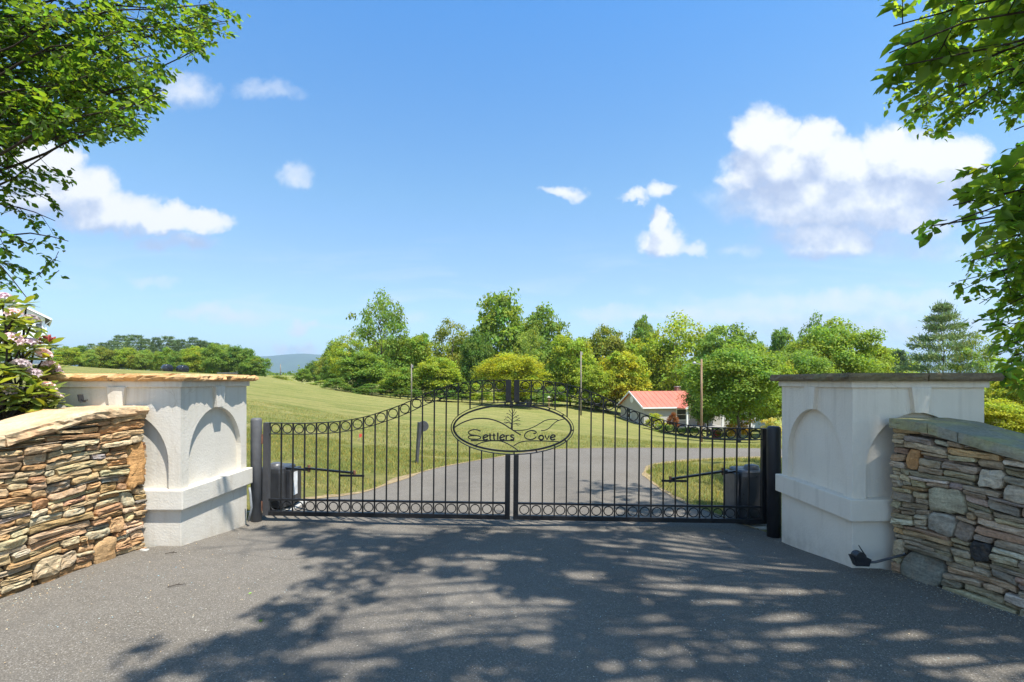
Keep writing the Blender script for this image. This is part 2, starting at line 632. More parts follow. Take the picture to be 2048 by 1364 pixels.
def mat_rock(name, stain, warm):
    """stone colour comes from the object's colour; veins, grain and weathering on top"""
    m, nt, out = material(name)
    oi = nt.add('ShaderNodeObjectInfo')
    co0 = geopos(nt)
    off = nt.add('ShaderNodeCombineXYZ')
    nt.l.new(nt.math('MULTIPLY', oi.outputs['Random'], 37.0), off.inputs[0])
    nt.l.new(nt.math('MULTIPLY', oi.outputs['Random'], 91.0), off.inputs[1])
    co = nt.vmath('ADD', co0, off.outputs[0])
    band = nt.noise(nt.vmath('MULTIPLY', co, (6, 6, 34)), 1.0, 6, .68, .5)
    n1 = nt.noise(co, 11, 6, .65)
    n2 = nt.noise(co, 60, 6, .7)
    base = oi.outputs['Color']
    c = nt.mix(1.0, base, nt.ramp(band, [(.28, (.55, .53, .52)), (.5, (1, 1, 1)), (.72, (1.42, 1.4, 1.35))]), 'MULTIPLY')
    c = nt.mix(nt.math('MULTIPLY', nt.maprange(n1, .50, .70), warm), c, stain)
    c = nt.mix(1.0, c, nt.ramp(n2, [(.25, (.6, .6, .6)), (.5, (1, 1, 1)), (.75, (1.3, 1.3, 1.28))]), 'MULTIPLY')
    h = nt.math('ADD', nt.math('ADD', nt.math('MULTIPLY', band, 1.0), nt.math('MULTIPLY', n2, .5)), nt.math('MULTIPLY', nt.noise(co, 150, 4, .7), .3))
    principled(nt, out, c, .9, nt.bump(h, 1.0, .014), spec=.2)
    return m


M['rock_warm'] = mat_rock('fieldstone_warm', (.50, .27, .11), .5)
M['rock_grey'] = mat_rock('fieldstone_grey', (.34, .22, .13), .35)


def mat_slab(name, a, b, cst, st):
    m, nt, out = material(name)
    co = geopos(nt)
    n = nt.noise(nt.vmath('MULTIPLY', co, (3.2, 3.2, 16)), 1.0, 7, .68, .4)
    n2 = nt.noise(co, 45, 6, .7)
    c = nt.ramp(n, [(.28, a), (.68, b)])
    c = nt.mix(nt.maprange(nt.noise(co, 4.2, 5, .6), .44, .66), c, nt.mix(st, c, cst))
    c = nt.mix(1.0, c, nt.ramp(n2, [(.25, (.62, .62, .62)), (.5, (1, 1, 1)), (.75, (1.25, 1.25, 1.25))]), 'MULTIPLY')
    principled(nt, out, c, .9, nt.bump(nt.math('ADD', n, nt.math('MULTIPLY', n2, .4)), .7, .012), spec=.2)
    return m


M['cap_orange'] = mat_slab('sandstone_orange', (.40, .20, .075), (.62, .38, .17), (.52, .37, .22), .6)
M['cap_tan'] = mat_slab('sandstone_tan', (.40, .29, .17), (.60, .48, .31), (.50, .26, .12), .75)
M['cap_dark'] = mat_slab('weathered_slab', (.10, .075, .048), (.25, .19, .12), (.19, .17, .08), .7)
M['cap_green'] = mat_slab('mossy_bluestone', (.20, .19, .145), (.36, .335, .255), (.38, .35, .13), .75)


def mat_plain(name, c, rough=.5, metal=0.0, spec=.5, bump=0.0, scale=40, var=.25):
    m, nt, out = material(name)
    co = objco(nt)
    n = nt.noise(co, scale * .25, 5, .6)
    cc = nt.mix(1.0, (c[0], c[1], c[2]), nt.ramp(n, [(.3, (1 - var,) * 3), (.7, (1 + var,) * 3)]), 'MULTIPLY')
    rr = nt.maprange(nt.noise(co, scale * .5, 4), .3, .7, max(rough - .12, .05), min(rough + .12, 1))
    nm = nt.bump(nt.noise(co, scale, 4), bump, .003) if bump > 0 else None
    principled(nt, out, cc, rr, nm, metal, spec)
    return m


M['iron'] = mat_plain('black_painted_iron', (.011, .0115, .013), .45, 0, .35, .15, 60)
M['iron_worn'] = mat_plain('worn_grey_iron', (.05, .05, .054), .5, 0, .5, .3, 25, .3)
M['rust'] = mat_plain('rusty_steel', (.16, .075, .045), .8, 0, .3, .6, 60, .4)
M['post_sunlit'] = mat_plain('post_paint_sunlit', (.10, .101, .107), .55, 0, .4, .3, 20, .3)  # the post's grey is its sunlit look put into the colour
M['post_black'] = mat_plain('black_post_paint', (.017, .017, .02), .5, 0, .5, .3, 20, .3)
M['plastic_dark'] = mat_plain('dark_plastic', (.03, .031, .034), .38, 0, .5, .1, 30)
M['plastic_grey'] = mat_plain('grey_plastic', (.075, .075, .08), .4, 0, .5, .15, 50)
M['sticker'] = mat_plain('white_sticker', (.72, .72, .70), .5)
M['conduit'] = mat_plain('grey_conduit', (.24, .25, .26), .5)
M['siding_grey'] = mat_plain('pale_grey_siding', (.42, .40, .37), .8, 0, .3, 0, 3, .06)
M['siding_white'] = mat_plain('white_siding', (.76, .77, .79), .7, 0, .3, 0, 3, .05)
M['white_paint'] = mat_plain('white_trim_paint', (.80, .80, .79), .6, 0, .4, 0, 3, .05)
M['roof_red'] = mat_plain('red_metal_roof', (.50, .14, .085), .55, 0, .5, 0, 2, .10)
M['roof_grey'] = mat_plain('grey_shingles', (.17, .165, .16), .9, 0, .2, .4, 12, .25)
M['glass_dark'] = mat_plain('dark_window_glass', (.03, .035, .04), .12, 0, .6)
M['brick'] = mat_plain('chimney_brick', (.25, .14, .11), .9, 0, .2, 0, 8, .2)
M['red_plastic'] = mat_plain('red_plastic', (.55, .10, .07), .5)
M['flag'] = mat_plain('orange_red_flag', (.70, .10, .06), .7)
M['bale_black'] = mat_plain('black_bale_plastic', (.02, .021, .025), .25, 0, .6)
M['concrete'] = mat_plain('concrete', (.40, .39, .36), .9, 0, .2, .4, 25, .15)
M['mountain'] = mat_plain('mountain_forest', (.05, .085, .035), 1.0, 0, 0, 0, .02, .3)
M['fleck'] = leaf_mat('fleck', (.50, .46, .36), (.3, .27, .2), True, .8, .1, .1)
M['mortar'] = mat_plain('dark_wall_core', (.085, .07, .055), .95, 0, .1, .8, 30, .3)

# ------------------------------------------------------------------ terrain
CP = [(-8, -4, 0.05), (8, -4, 0.0), (0, -6, 0.05), (0, 0, 0.0), (0, 2, -.005), (-4, 2, .0), (4, 2, -.03), (-7, 2, 0.05), (7, 2, 0.0),
      (-2.67, 4.05, 0), (2.52, 3.73, -.055), (0, 3.7, -.03), (-2.65, 5.15, -.117), (2.54, 4.8, -.184), (0, 5.1, -.15), (-3.4, 3, 0), (3.4, 3, -.04),
      (-6, 5, .05), (6, 5, -.1), (-8, 9, .15), (9, 9, -.3)]
for (px, py, y) in [(560, 1010, 5.8), (729, 986, 7.2), (1326, 983, 7.3), (1408, 1027, 5.8), (848, 945, 9), (916, 929.6, 10.5), (990, 917, 12), (1085, 902, 14),
                    (1283, 897, 15), (1538, 898, 15), (1538, 915, 11.5), (1396, 920, 11.2), (1289, 944, 9), (1160, 920, 11.5), (1060, 945, 9.3), (1050, 985, 7.3),
                    (520, 850, 14), (520, 800, 25), (520, 765, 50), (520, 752, 75), (600, 940, 8.2), (600, 778, 50), (600, 765, 75),
                    (700, 915, 10), (700, 850, 20), (700, 800, 45), (700, 784, 72), (820, 900, 13), (820, 850, 24), (820, 797, 75),
                    (1000, 870, 20), (1000, 830, 38), (1000, 806, 70), (1160, 812, 72), (1160, 860, 28), (1240, 838, 62), (1240, 875, 26),
                    (1300, 856, 55), (1403, 880, 43), (1290, 850, 60), (1403, 889, 24), (1550, 885, 36), (1550, 891, 22), (1450, 866, 58),
                    (1700, 850, 60), (2000, 840, 60), (2100, 900, 20), (100, 733, 60), (60, 724, 66), (-200, 720, 60), (300, 742, 75), (100, 850, 14), (300, 800, 20),
                    (300, 752, 130), (100, 742, 130), (520, 768, 130), (620, 774, 130), (620, 752, 260), (540, 751, 260), (800, 780, 140), (1100, 790, 140), (1500, 810, 140), (1900, 800, 140)]:
    p = PX(px, py, y)
    CP.append((p.x, p.y, p.z))
for x in (-900, -300, 300, 900):
    CP.append((x, 900, -2))
CP = np.array(CP, dtype=np.float64)


def uv_of(x, y):
    yy = np.maximum(y + 14.0, 1.0)
    return np.stack([x / yy * 1.6, np.log(yy) * 1.0], axis=-1)


def kern(d2):
    return np.sqrt(d2 + .02 ** 2)


_c = uv_of(CP[:, 0], CP[:, 1])
_A = kern(((_c[:, None] - _c[None]) ** 2).sum(-1))
_n = len(_c)
_S = np.zeros((_n + 1, _n + 1))
_S[:_n, :_n] = _A
_S[:_n, _n] = 1
_S[_n, :_n] = 1
_w = np.linalg.solve(_S, np.append(CP[:, 2], 0))


def H(x, y):
    x = np.atleast_1d(np.asarray(x, dtype=np.float64))
    y = np.atleast_1d(np.asarray(y, dtype=np.float64))
    sh = x.shape
    q = uv_of(x.ravel(), y.ravel())
    out = np.empty(len(q))
    for i in range(0, len(q), 20000):
        out[i:i + 20000] = kern(((q[i:i + 20000, None] - _c[None]) ** 2).sum(-1)) @ _w[:_n] + _w[_n]
    return out.reshape(sh)


def Hs(x, y):
    return float(H([x], [y])[0])


nu, nv = 231, 260
uu = np.sinh(np.linspace(-3.2, 3.2, nu)) / math.sinh(3.2) * 1.38
vv = np.concatenate([np.linspace(-16, 9.5, 30), np.exp(np.linspace(math.log(10.0), math.log(9000 + 14), nv - 30))])
UU, VV = np.meshgrid(uu, vv)
GX, GY = UU * np.maximum(VV, 22.0), VV - 14.0
GZ = H(GX, GY)
far = np.clip((GY - 400) / 3000, 0, 1)
GZ = GZ * (1 - far) + far * -4.0
V = np.stack([GX, GY, GZ], -1).reshape(-1, 3)
ii = (np.arange(nv - 1)[:, None] * nu + np.arange(nu - 1)[None]).ravel()
F = np.stack([ii, ii + 1, ii + nu + 1, ii + nu], 1)
ground = link('ground', np_mesh('ground', V, F, M['ground'], smooth=True))
tag(ground, 'mown yellow-green lawn and pasture rolling away behind the gate', kind='structure')

# driveway: left and right edge points, walked from the road behind the camera through the gate and round the bend
EDGE_L = [(-12, -9), (-8, -3), (-5.2, 0.5), (-3.9, 2.0), (-3.35, 3.0), (-3.1, 3.9), (-2.82, 4.2), (-2.76, 5.15), (-2.72, 5.6), (-2.45, 6.3), (-2.12, 7.2), (-1.58, 9),
          (-1.13, 10.5), (-.41, 12), (.85, 14), (2.2, 14.75), (3.9, 15), (5.8, 15.05), (7.7, 15), (14, 14.9), (40, 16)]
EDGE_R = [(12, -9), (8, -3), (5.2, 0.5), (3.7, 2.0), (3.25, 3.0), (2.95, 3.6), (2.72, 3.9), (2.66, 4.9), (2.42, 5.45), (2.2, 6.2), (2.2, 7.3), (2.22, 8.0),
          (2.26, 8.5), (2.39, 9.0), (2.7, 9.8), (3.1, 10.4), (4.17, 11.2), (5.9, 11.5), (7.7, 11.7), (14, 12.2), (40, 13)]


def smooth_path(P, m):
    P = np.array(P, dtype=float)
    k = len(P)
    out = []
    for i in range(k - 1):
        p0, p1, p2, p3 = P[max(i - 1, 0)], P[i], P[i + 1], P[min(i + 2, k - 1)]
        for j in range(m):
            t = j / m
            out.append(.5 * ((2 * p1) + (-p0 + p2) * t + (2 * p0 - 5 * p1 + 4 * p2 - p3) * t * t + (-p0 + 3 * p1 - 3 * p2 + p3) * t ** 3))
    out.append(P[-1])
    return np.array(out)


eL, eR = smooth_path(EDGE_L, 8), smooth_path(EDGE_R, 8)
ROAD = 30
tt = np.linspace(0, 1, ROAD + 1)
DX = eL[:, None, 0] * (1 - tt) + eR[:, None, 0] * tt
DY = eL[:, None, 1] * (1 - tt) + eR[:, None, 1] * tt
DZ = H(DX, DY) + .02
k = len(eL)
V = np.stack([DX, DY, DZ], -1).reshape(-1, 3)
ii = (np.arange(k - 1)[:, None] * (ROAD + 1) + np.arange(ROAD)[None]).ravel()
F = np.stack([ii, ii + 1, ii + ROAD + 2, ii + ROAD + 1], 1)
drive = link('driveway', np_mesh('driveway', V, F, M['asphalt'], smooth=True))
tag(drive, 'dark grey asphalt driveway running under the gate and bending away', kind='structure')


def poly_contains(poly, x, y):
    x = np.asarray(x); y = np.asarray(y)
    inside = np.zeros(x.shape, dtype=bool)
    n = len(poly)
    j = n - 1
    for i in range(n):
        xi, yi = poly[i]
        xj, yj = poly[j]
        cond = ((yi > y) != (yj > y)) & (x < (xj - xi) * (y - yi) / (yj - yi + 1e-12) + xi)
        inside ^= cond
        j = i
    return inside


ROADPOLY = [tuple(p) for p in eL] + [tuple(p) for p in eR[::-1]]


def verge(name, edge, sign, i0, i1, label):
    """strip of bare straw and dirt along the asphalt edge"""
    P = edge[i0:i1]
    d = np.gradient(P, axis=0)
    nrm = np.stack([-d[:, 1], d[:, 0]], 1) * sign
    nrm /= np.linalg.norm(nrm, axis=1, keepdims=True)
    w = .03 + .14 * np.array([max(0, .35 + mnoise.noise((p[0] * 1.9, p[1] * 1.9, 3.0 + sign)) + .5 * mnoise.noise((p[0] * 6, p[1] * 6, 1.0))) for p in P])
    rows = []
    for j, fr in enumerate((-.35, .2, .7, 1.0)):
        q = P + nrm * (w * fr)[:, None]
        z = H(q[:, 0], q[:, 1]) + (.026, .03, .018, .002)[j]
        rows.append(np.column_stack([q, z]))
    A = np.stack(rows, 1)
    kk = len(P)
    idx = (np.arange(kk - 1)[:, None] * 4 + np.arange(3)[None]).ravel()
    Fv = np.stack([idx, idx + 1, idx + 5, idx + 4], 1)
    o = link(name, np_mesh(name, A.reshape(-1, 3), Fv, M['dirt'], smooth=True))
    return tag(o, label, kind='structure')


verge('dirt_verge', eL, 1, 60, len(eL) - 20, 'strip of pale straw and dirt along the driveway edge by the lawn')
verge('dirt_verge', eR, -1, 60, len(eR) - 20, 'strip of dirt round the inside of the driveway bend')


# ------------------------------------------------------------------ rough stone slab
def rough_slab(poly_top, z_top, z_bot, rough=.02, seed=0, cuts=0.035, top_amp=.006, layers=5, fill=None):
    """slab over a closed outline (x, y) list; z_top may be a function; side faces broken and layered"""
    pts = []
    n = len(poly_top)
    for i in range(n):
        a, b = Vector(poly_top[i]), Vector(poly_top[(i + 1) % n])
        m = max(1, int((b - a).length / cuts))
        for j in range(m):
            pts.append(a.lerp(b, j / m))
    zt = z_top if callable(z_top) else (lambda x, y: z_top)
    zb = z_bot if callable(z_bot) else (lambda x, y: z_bot)
    c = sum(pts, Vector((0, 0))) / len(pts)
    V, F = [], []
    L = layers
    for li in range(L):
        f = li / (L - 1)
        prof = (.75, .1, 0, .15, .8)[li] if L == 5 else .3 * abs(f - .5)
        for i, p in enumerate(pts):
            q0, q1 = pts[i - 1], pts[(i + 1) % len(pts)]
            t = (q1 - q0).normalized()
            nr = Vector((t.y, -t.x))
            if nr.dot(p - c) < 0:
                nr = -nr
            k1 = mnoise.fractal(Vector((p.x * 9, p.y * 9, f * 2.2 + seed * 7.3)), .8, 2.2, 4)
            k2 = mnoise.noise(Vector((p.x * 34, p.y * 34, f * 6 + seed * 3.1)))
            d = (k1 * .75 + k2 * .45) * rough - prof * rough * .9
            q = p + nr * d
            z = zb(p.x, p.y) + (zt(p.x, p.y) - zb(p.x, p.y)) * (f + (.10 * k2 if 0 < li < L - 1 else .04 * k2))
            V.append((q.x, q.y, z))
    m = len(pts)
    for li in range(L - 1):
        for i in range(m):
            F.append((li * m + i, li * m + (i + 1) % m, (li + 1) * m + (i + 1) % m, (li + 1) * m + i))
    # top: fan rings toward the centre line keeps the surface uneven
    inner = []
    for i, p in enumerate(pts):
        q = p.lerp(c, .45)
        inner.append(len(V))
        V.append((q.x, q.y, zt(q.x, q.y) + top_amp * mnoise.noise(Vector((q.x * 8, q.y * 8, seed)))))
    cc = len(V)
    V.append((c.x, c.y, zt(c.x, c.y)))
    for i in range(m):
        j = (i + 1) % m
        F.append(((L - 1) * m + i, (L - 1) * m + j, inner[j], inner[i]))
        F.append((inner[i], inner[j], cc))
    F.append(tuple(range(m - 1, -1, -1)))
    # orientation
    return V, F


# ------------------------------------------------------------------ gate pillars
def arch_face(w, z0, z1, xj0, xj1, spring, rise, depth, n=22):
    """front skin with an arched sinking, in local (s, z, out): s 0..w, z z0..z1; returns V (s,z,d), F"""
    V, F = [], []

    def v(s, z, d):
        V.append((s, z, d))
        return len(V) - 1

    def quad(a, b, c2, d2):
        F.append((a, b, c2, d2))
    # jambs
    quad(v(0, z0, 0), v(xj0, z0, 0), v(xj0, spring, 0), v(0, spring, 0))
    quad(v(xj1, z0, 0), v(w, z0, 0), v(w, spring, 0), v(xj1, spring, 0))
    cx, rx = (xj0 + xj1) / 2, (xj1 - xj0) / 2
    arc = [(cx - rx * math.cos(math.pi * i / n), spring + rise * math.sin(math.pi * i / n)) for i in range(n + 1)]
    quad(v(0, spring, 0), v(xj0, spring, 0), v(xj0, z1, 0), v(0, z1, 0))
    quad(v(xj1, spring, 0), v(w, spring, 0), v(w, z1, 0), v(xj1, z1, 0))
    for i in range(n):
        a, b = arc[i], arc[i + 1]
        quad(v(a[0], a[1], 0), v(b[0], b[1], 0), v(b[0], z1, 0), v(a[0], z1, 0))
    # reveal and back panel
    rim = [(xj0, z0)] + arc + [(xj1, z0)]
    for i in range(len(rim) - 1):
        a, b = rim[i], rim[i + 1]
        quad(v(a[0], a[1], 0), v(a[0], a[1], -depth), v(b[0], b[1], -depth), v(b[0], b[1], 0))
    mid = v(cx, spring, -depth)
    ring = [v(p[0], p[1], -depth) for p in rim]
    for i in range(len(ring) - 1):
        F.append((ring[i], ring[i + 1], mid))
    F.append((ring[-1], ring[0], mid))
    return V, F


def pillar(x0, x1, y0, y1, mat, capmats, label, caplabel_rough, seed, split_front):
    """x0..x1, y0..y1: body plan; faces towards the camera (y0) and towards the drive"""
    root = empty('gate_pillar', ((x0 + x1) / 2, (y0 + y1) / 2, 0))
    tag(root, label, 'pillar', 'stucco pillars either side of the gate')
    ox, oy = (x0 + x1) / 2, (y0 + y1) / 2
    ZB, Z0, Z1 = -.5, .48, 1.345
    W, D = x1 - x0, y1 - y0
    body = MB()
    faces = [((x0, y0), (1, 0), (0, -1), W), ((x1, y0), (0, 1), (1, 0), D), ((x1, y1), (-1, 0), (0, 1), W), ((x0, y1), (0, -1), (-1, 0), D)]
    keys = []
    for (o, d, nrm, w) in faces:
        Vf, Ff = arch_face(w, Z0 - .02, Z1, .10, w - .10, .69, .44, .045)
        body.add([(o[0] + d[0] * s + nrm[0] * q - ox, o[1] + d[1] * s + nrm[1] * q - oy, z) for (s, z, q) in Vf], Ff)
        keys.append((o, d, nrm, w))
    # base below the ledge (a little inside the face plane is wrong for this pillar: same plane, no arch)
    body.build('pillar_body', mat, root)
    b2 = MB()
    b2.box((0, 0, (ZB + .335) / 2), (W + .006, D + .006, .335 - ZB))
    b2.build('pillar_base', mat, root, bevel=.006)
    led = MB()
    led.box((0, 0, (.483 + .321) / 2), (W + .085, D + .085, .162))
    led.build('ledge', mat, root, bevel=.008)
    fas = MB()
    fas.box((0, 0, 1.345), (W + .045, D + .045, .05))
    fas.build('fascia', mat, root, bevel=.005)
    for (o, d, nrm, w) in keys:
        K = MB()
        s = w / 2
        zt, zb = 1.322, 1.10
        V = []
        for (z, hw, q) in ((zt, .075, .034), (zb + .03, .050, .034)):
            for a in (-1, 1):
                for e in (-.01, q):
                    V.append((o[0] + d[0] * (s + a * hw) + nrm[0] * e - ox, o[1] + d[1] * (s + a * hw) + nrm[1] * e - oy, z))
        # order: top L in, L out, R in, R out, bottom ...
        K.add(V, [(0, 1, 3, 2), (4, 6, 7, 5), (1, 5, 7, 3), (0, 4, 5, 1), (2, 3, 7, 6), (0, 2, 6, 4)])
        K.build('keystone', mat, root, bevel=.004)
    # cap stones
    e = .075
    ex0, ex1, ey0, ey1 = x0 - e - ox, x1 + e - ox, y0 - e - oy, y1 + e - oy
    cut = split_front
    for (a, b, sd) in ((ex0, cut - .003, 1), (cut + .003, ex1, 2)):
        V, F = rough_slab([(a, ey0), (b, ey0), (b, ey1), (a, ey1)], 1.43, 1.369, caplabel_rough, seed + sd)
        c = MB().add(V, F)
        c.build('cap_stone', capmats, root)
    return root


pillar(-3.73, -2.712, 4.094, 5.107, M['stucco'], M['cap_orange'], 'cream stucco gate pillar with orange sandstone cap, sunlit, by the tan stone wall', .042, 3, -.02)
pillar(2.567, 3.56, 3.77, 4.755, M['stucco_shade_lift'], M['cap_dark'], 'shaded stucco gate pillar with dark weathered stone cap', .014, 9, .02)


# ------------------------------------------------------------------ fieldstone wing walls
def interp(tab, t):
    for (a, va), (b, vb) in zip(tab, tab[1:]):
        if t <= b:
            return va + (vb - va) * (t - a) / (b - a)
    return tab[-1][1]


def pack_stones(L, z0, ztop, seed, special):
    """dry-stone packing on an unrolled wall: list of (s0, s1, za, zb)"""
    r = random.Random(seed)
    dx = .008
    n = int(L / dx)
    sk = np.full(n, z0)
    out = []
    for (a, b, c, d) in special:
        out.append((a, b, c, d))
    occ = [(int(a / dx), int(b / dx), c, d) for (a, b, c, d) in special]
    guard = 0
    while guard < 4000:
        guard += 1
        top = np.array([ztop((i + .5) * dx) for i in range(n)]) if guard == 1 else top
        gap = top - sk
        live = np.where(gap > .012)[0]
        if len(live) == 0:
            break
        i0 = live[np.argmin(sk[live])]
        lev = sk[i0]
        a = i0
        while a > 0 and abs(sk[a - 1] - lev) < .011 and gap[a - 1] > .005:
            a -= 1
        b = i0
        while b < n - 1 and abs(sk[b + 1] - lev) < .011 and gap[b + 1] > .005:
            b += 1
        b += 1
        # blocked by special stones: jump over
        hit = False
        for (sa, sb, sz0, sz1) in occ:
            if sa <= i0 < sb and sz0 - .012 <= lev < sz1:
                sk[max(sa, a):min(sb, b)] = sz1
                hit = True
                break
        if hit:
            continue
        lim = 1e9
        aa, bb = a, b
        for (sa, sb, sz0, sz1) in occ:
            if sz0 - .012 <= lev < sz1:
                if sb <= i0 and sb > aa:
                    aa = sb
                if sa > i0 and sa < bb:
                    bb = sa
        a, b = aa, bb
        seg = (b - a) * dx
        left_h = sk[a - 1] if a > 0 else lev + .2
        right_h = sk[b] if b < n else lev + .2
        w = min(max(r.lognormvariate(math.log(.19), .5), .06), .42)
        h = r.choice((r.uniform(.022, .036), r.uniform(.030, .046), r.uniform(.036, .056), r.uniform(.046, .074)))
        if r.random() < .02:
            w, h = r.uniform(.11, .18), r.uniform(.10, .15)
        if h > .06:
            w = max(w, .10)
        if seg < .06:
            w = seg
            h = min(h, max(min(left_h, right_h) - lev, .018)) if seg < .035 else min(h, .045)
        elif seg - w < .055:
            w = seg
        if w > .42:
            w = w / 2
        side = r.random() < .5
        k = max(1, int(round(w / dx)))
        i1 = a if side else b - k
        i2 = min(i1 + k, n)
        i1 = max(i1, 0)
        nb = left_h if side else right_h
        if abs(nb - (lev + h)) < .014:
            h = nb - lev
        h = max(h, .014)
        for (sa, sb, sz0, sz1) in occ:
            if sb > i1 and sa < i2 and sz0 >= lev:
                h = min(h, max(sz0 - lev, .012))
        base = float(sk[i1:i2].max())
        zt = lev + h
        tmin = float(top[i1:i2].min())
        if zt > tmin - .018:
            zt = max(tmin, lev + .012)
        if zt - base > .010:
            out.append((i1 * dx, i2 * dx, base, zt))
        sk[i1:i2] = np.maximum(sk[i1:i2], zt)
    return out


def stone_mesh(name, o, mat, W, s0, s1, za, zb, seed, jut, boulder=False):
    """one rounded, faceted stone filling its place in the wall; W(s, z, d) gives the world point"""
    r = random.Random(seed)
    cx, cz = (s0 + s1) / 2, (za + zb) / 2
    g = .0022
    hw, hh = (s1 - s0) / 2 - g, (zb - za) / 2 - g
    n = 18 if hw > .06 else 12
    pts = []
    skew = r.uniform(-.30, .30) * min(hh / max(hw, .01), .5)
    # irregular quad with nibbled corners
    cl = [r.uniform(.05, .38) for _ in range(4)] if not boulder else [r.uniform(.35, .6) for _ in range(4)]
    per = []
    for ci, (sx, sy) in enumerate(((1, -1), (1, 1), (-1, 1), (-1, -1))):
        c1 = cl[ci]
        asp = min(hh / hw, 1.0)
        kx, kz = c1 * min(asp * 1.1, 1), c1 * r.uniform(.7, 1.3)
        if ci % 2 == 0:
            per += [(sx - sx * kx, sy), (sx, sy - sy * min(kz, .8))]
        else:
            per += [(sx, sy - sy * min(kz, .8)), (sx - sx * kx, sy)]
    m_ = len(per)
    lens = [math.hypot((per[(i + 1) % m_][0] - per[i][0]) * hw, (per[(i + 1) % m_][1] - per[i][1]) * hh) for i in range(m_)]
    tot = sum(lens)
    for i in range(n):
        d = tot * i / n
        j = 0
        while j < m_ - 1 and d > lens[j]:
            d -= lens[j]
            j += 1
        f = d / max(lens[j], 1e-6)
        a0, b0 = per[j], per[(j + 1) % m_]
        px, pz = a0[0] + (b0[0] - a0[0]) * f, a0[1] + (b0[1] - a0[1]) * f
        w1 = 1 + r.uniform(-.05, .02)
        w2 = 1 + r.uniform(-.14, .07)
        pts.append((px * w1, pz * w2))
    m = min(hw, hh)
    tz, ts = r.uniform(-.22, .22), r.uniform(-.05, .05)
    bev = min(m * r.uniform(.10, .24), .006)
    rings = [(-.10, 0.0, 0), (jut - bev * 1.3, 0.0, .25), (jut, bev, .8), (jut + m * .05, bev + (m - bev) * .42, 1.0)]
    V, F = [], []
    for (d, ins, rg) in rings:
        for (px, pz) in pts:
            ix = px * max(hw - ins, hw * .12)
            iz = pz * max(hh - ins, hh * .2)
            s = cx + ix
            z = cz + iz + skew * ix
            dd = d + (tz * iz + ts * ix) * min(rg * 1.2, 1)
            dd += rg * (.020 * mnoise.noise(Vector((s * 16, z * 26, seed * .37))) + .007 * mnoise.noise(Vector((s * 55, z * 80, seed * .37))))
            V.append(W(s, z, dd) - o)
    k = n
    for li in range(len(rings) - 1):
        for i in range(k):
            F.append((li * k + i, li * k + (i + 1) % k, (li + 1) * k + (i + 1) % k, (li + 1) * k + i))
    V.append(W(cx, cz, jut + m * .06 + .005 * r.uniform(-1, 1)) - o)
    t = len(V) - 1
    for i in range(k):
        F.append(((len(rings) - 1) * k + i, (len(rings) - 1) * k + (i + 1) % k, t))
    me = bpy.data.meshes.new(name)
    me.from_pydata([tuple(v) for v in V], [], F)
    me.materials.append(mat)
    me.polygons.foreach_set('use_smooth', [boulder or r.random() < .35] * len(F))
    me.update()
    return me


def cap_strip(at, a, b, sgn, o, d0, d1, ztop, ct, rough, seed, step=.03):
    """one slab of a wall cap: flat top, broken front and back edges"""
    m = max(3, int((b - a) / step))
    V, F = [], []
    lay = 5
    prof = [('f', i / (lay - 1)) for i in range(lay)] + [('t', .12), ('t', .4), ('t', .7)] + [('b', 1 - i / 2) for i in range(3)]
    nr_ = len(prof)
    for j in range(m + 1):
        s = a + .003 + (b - a - .006) * j / m
        p, t = at(s)
        nv_ = Vector((t.y, -t.x)) * sgn
        zt = ztop(s)
        jn = .004 * mnoise.noise(Vector((s * 14, seed, 0)))
        for (kd, f) in prof:
            if kd == 't':
                d = d0 + (d1 - d0) * f
                z = zt + .003 * mnoise.noise(Vector((s * 9, d * 9, seed)))
            else:
                q = Vector((s * 10, f * 2.0 + (4 if kd == 'b' else 0), seed * 3.7))
                k1 = mnoise.fractal(q, .8, 2.2, 4) * rough + mnoise.noise(Vector((s * 42, f * 5, seed))) * rough * .5
                e = (.35 if f in (0, 1) else 0) * rough
                d = (d0 + k1 - e) if kd == 'f' else (d1 - k1 + e)
                z = zt - ct + ct * f + (jn if f < 1 else 0)
            V.append((p.x + nv_.x * d - o.x, p.y + nv_.y * d - o.y, z))
    for j in range(m):
        for i in range(nr_):
            F.append((j * nr_ + i, j * nr_ + (i + 1) % nr_, (j + 1) * nr_ + (i + 1) % nr_, (j + 1) * nr_ + i))
    F.append(tuple(range(nr_ - 1, -1, -1)))
    F.append(tuple(m * nr_ + i for i in range(nr_)))
    return V, F


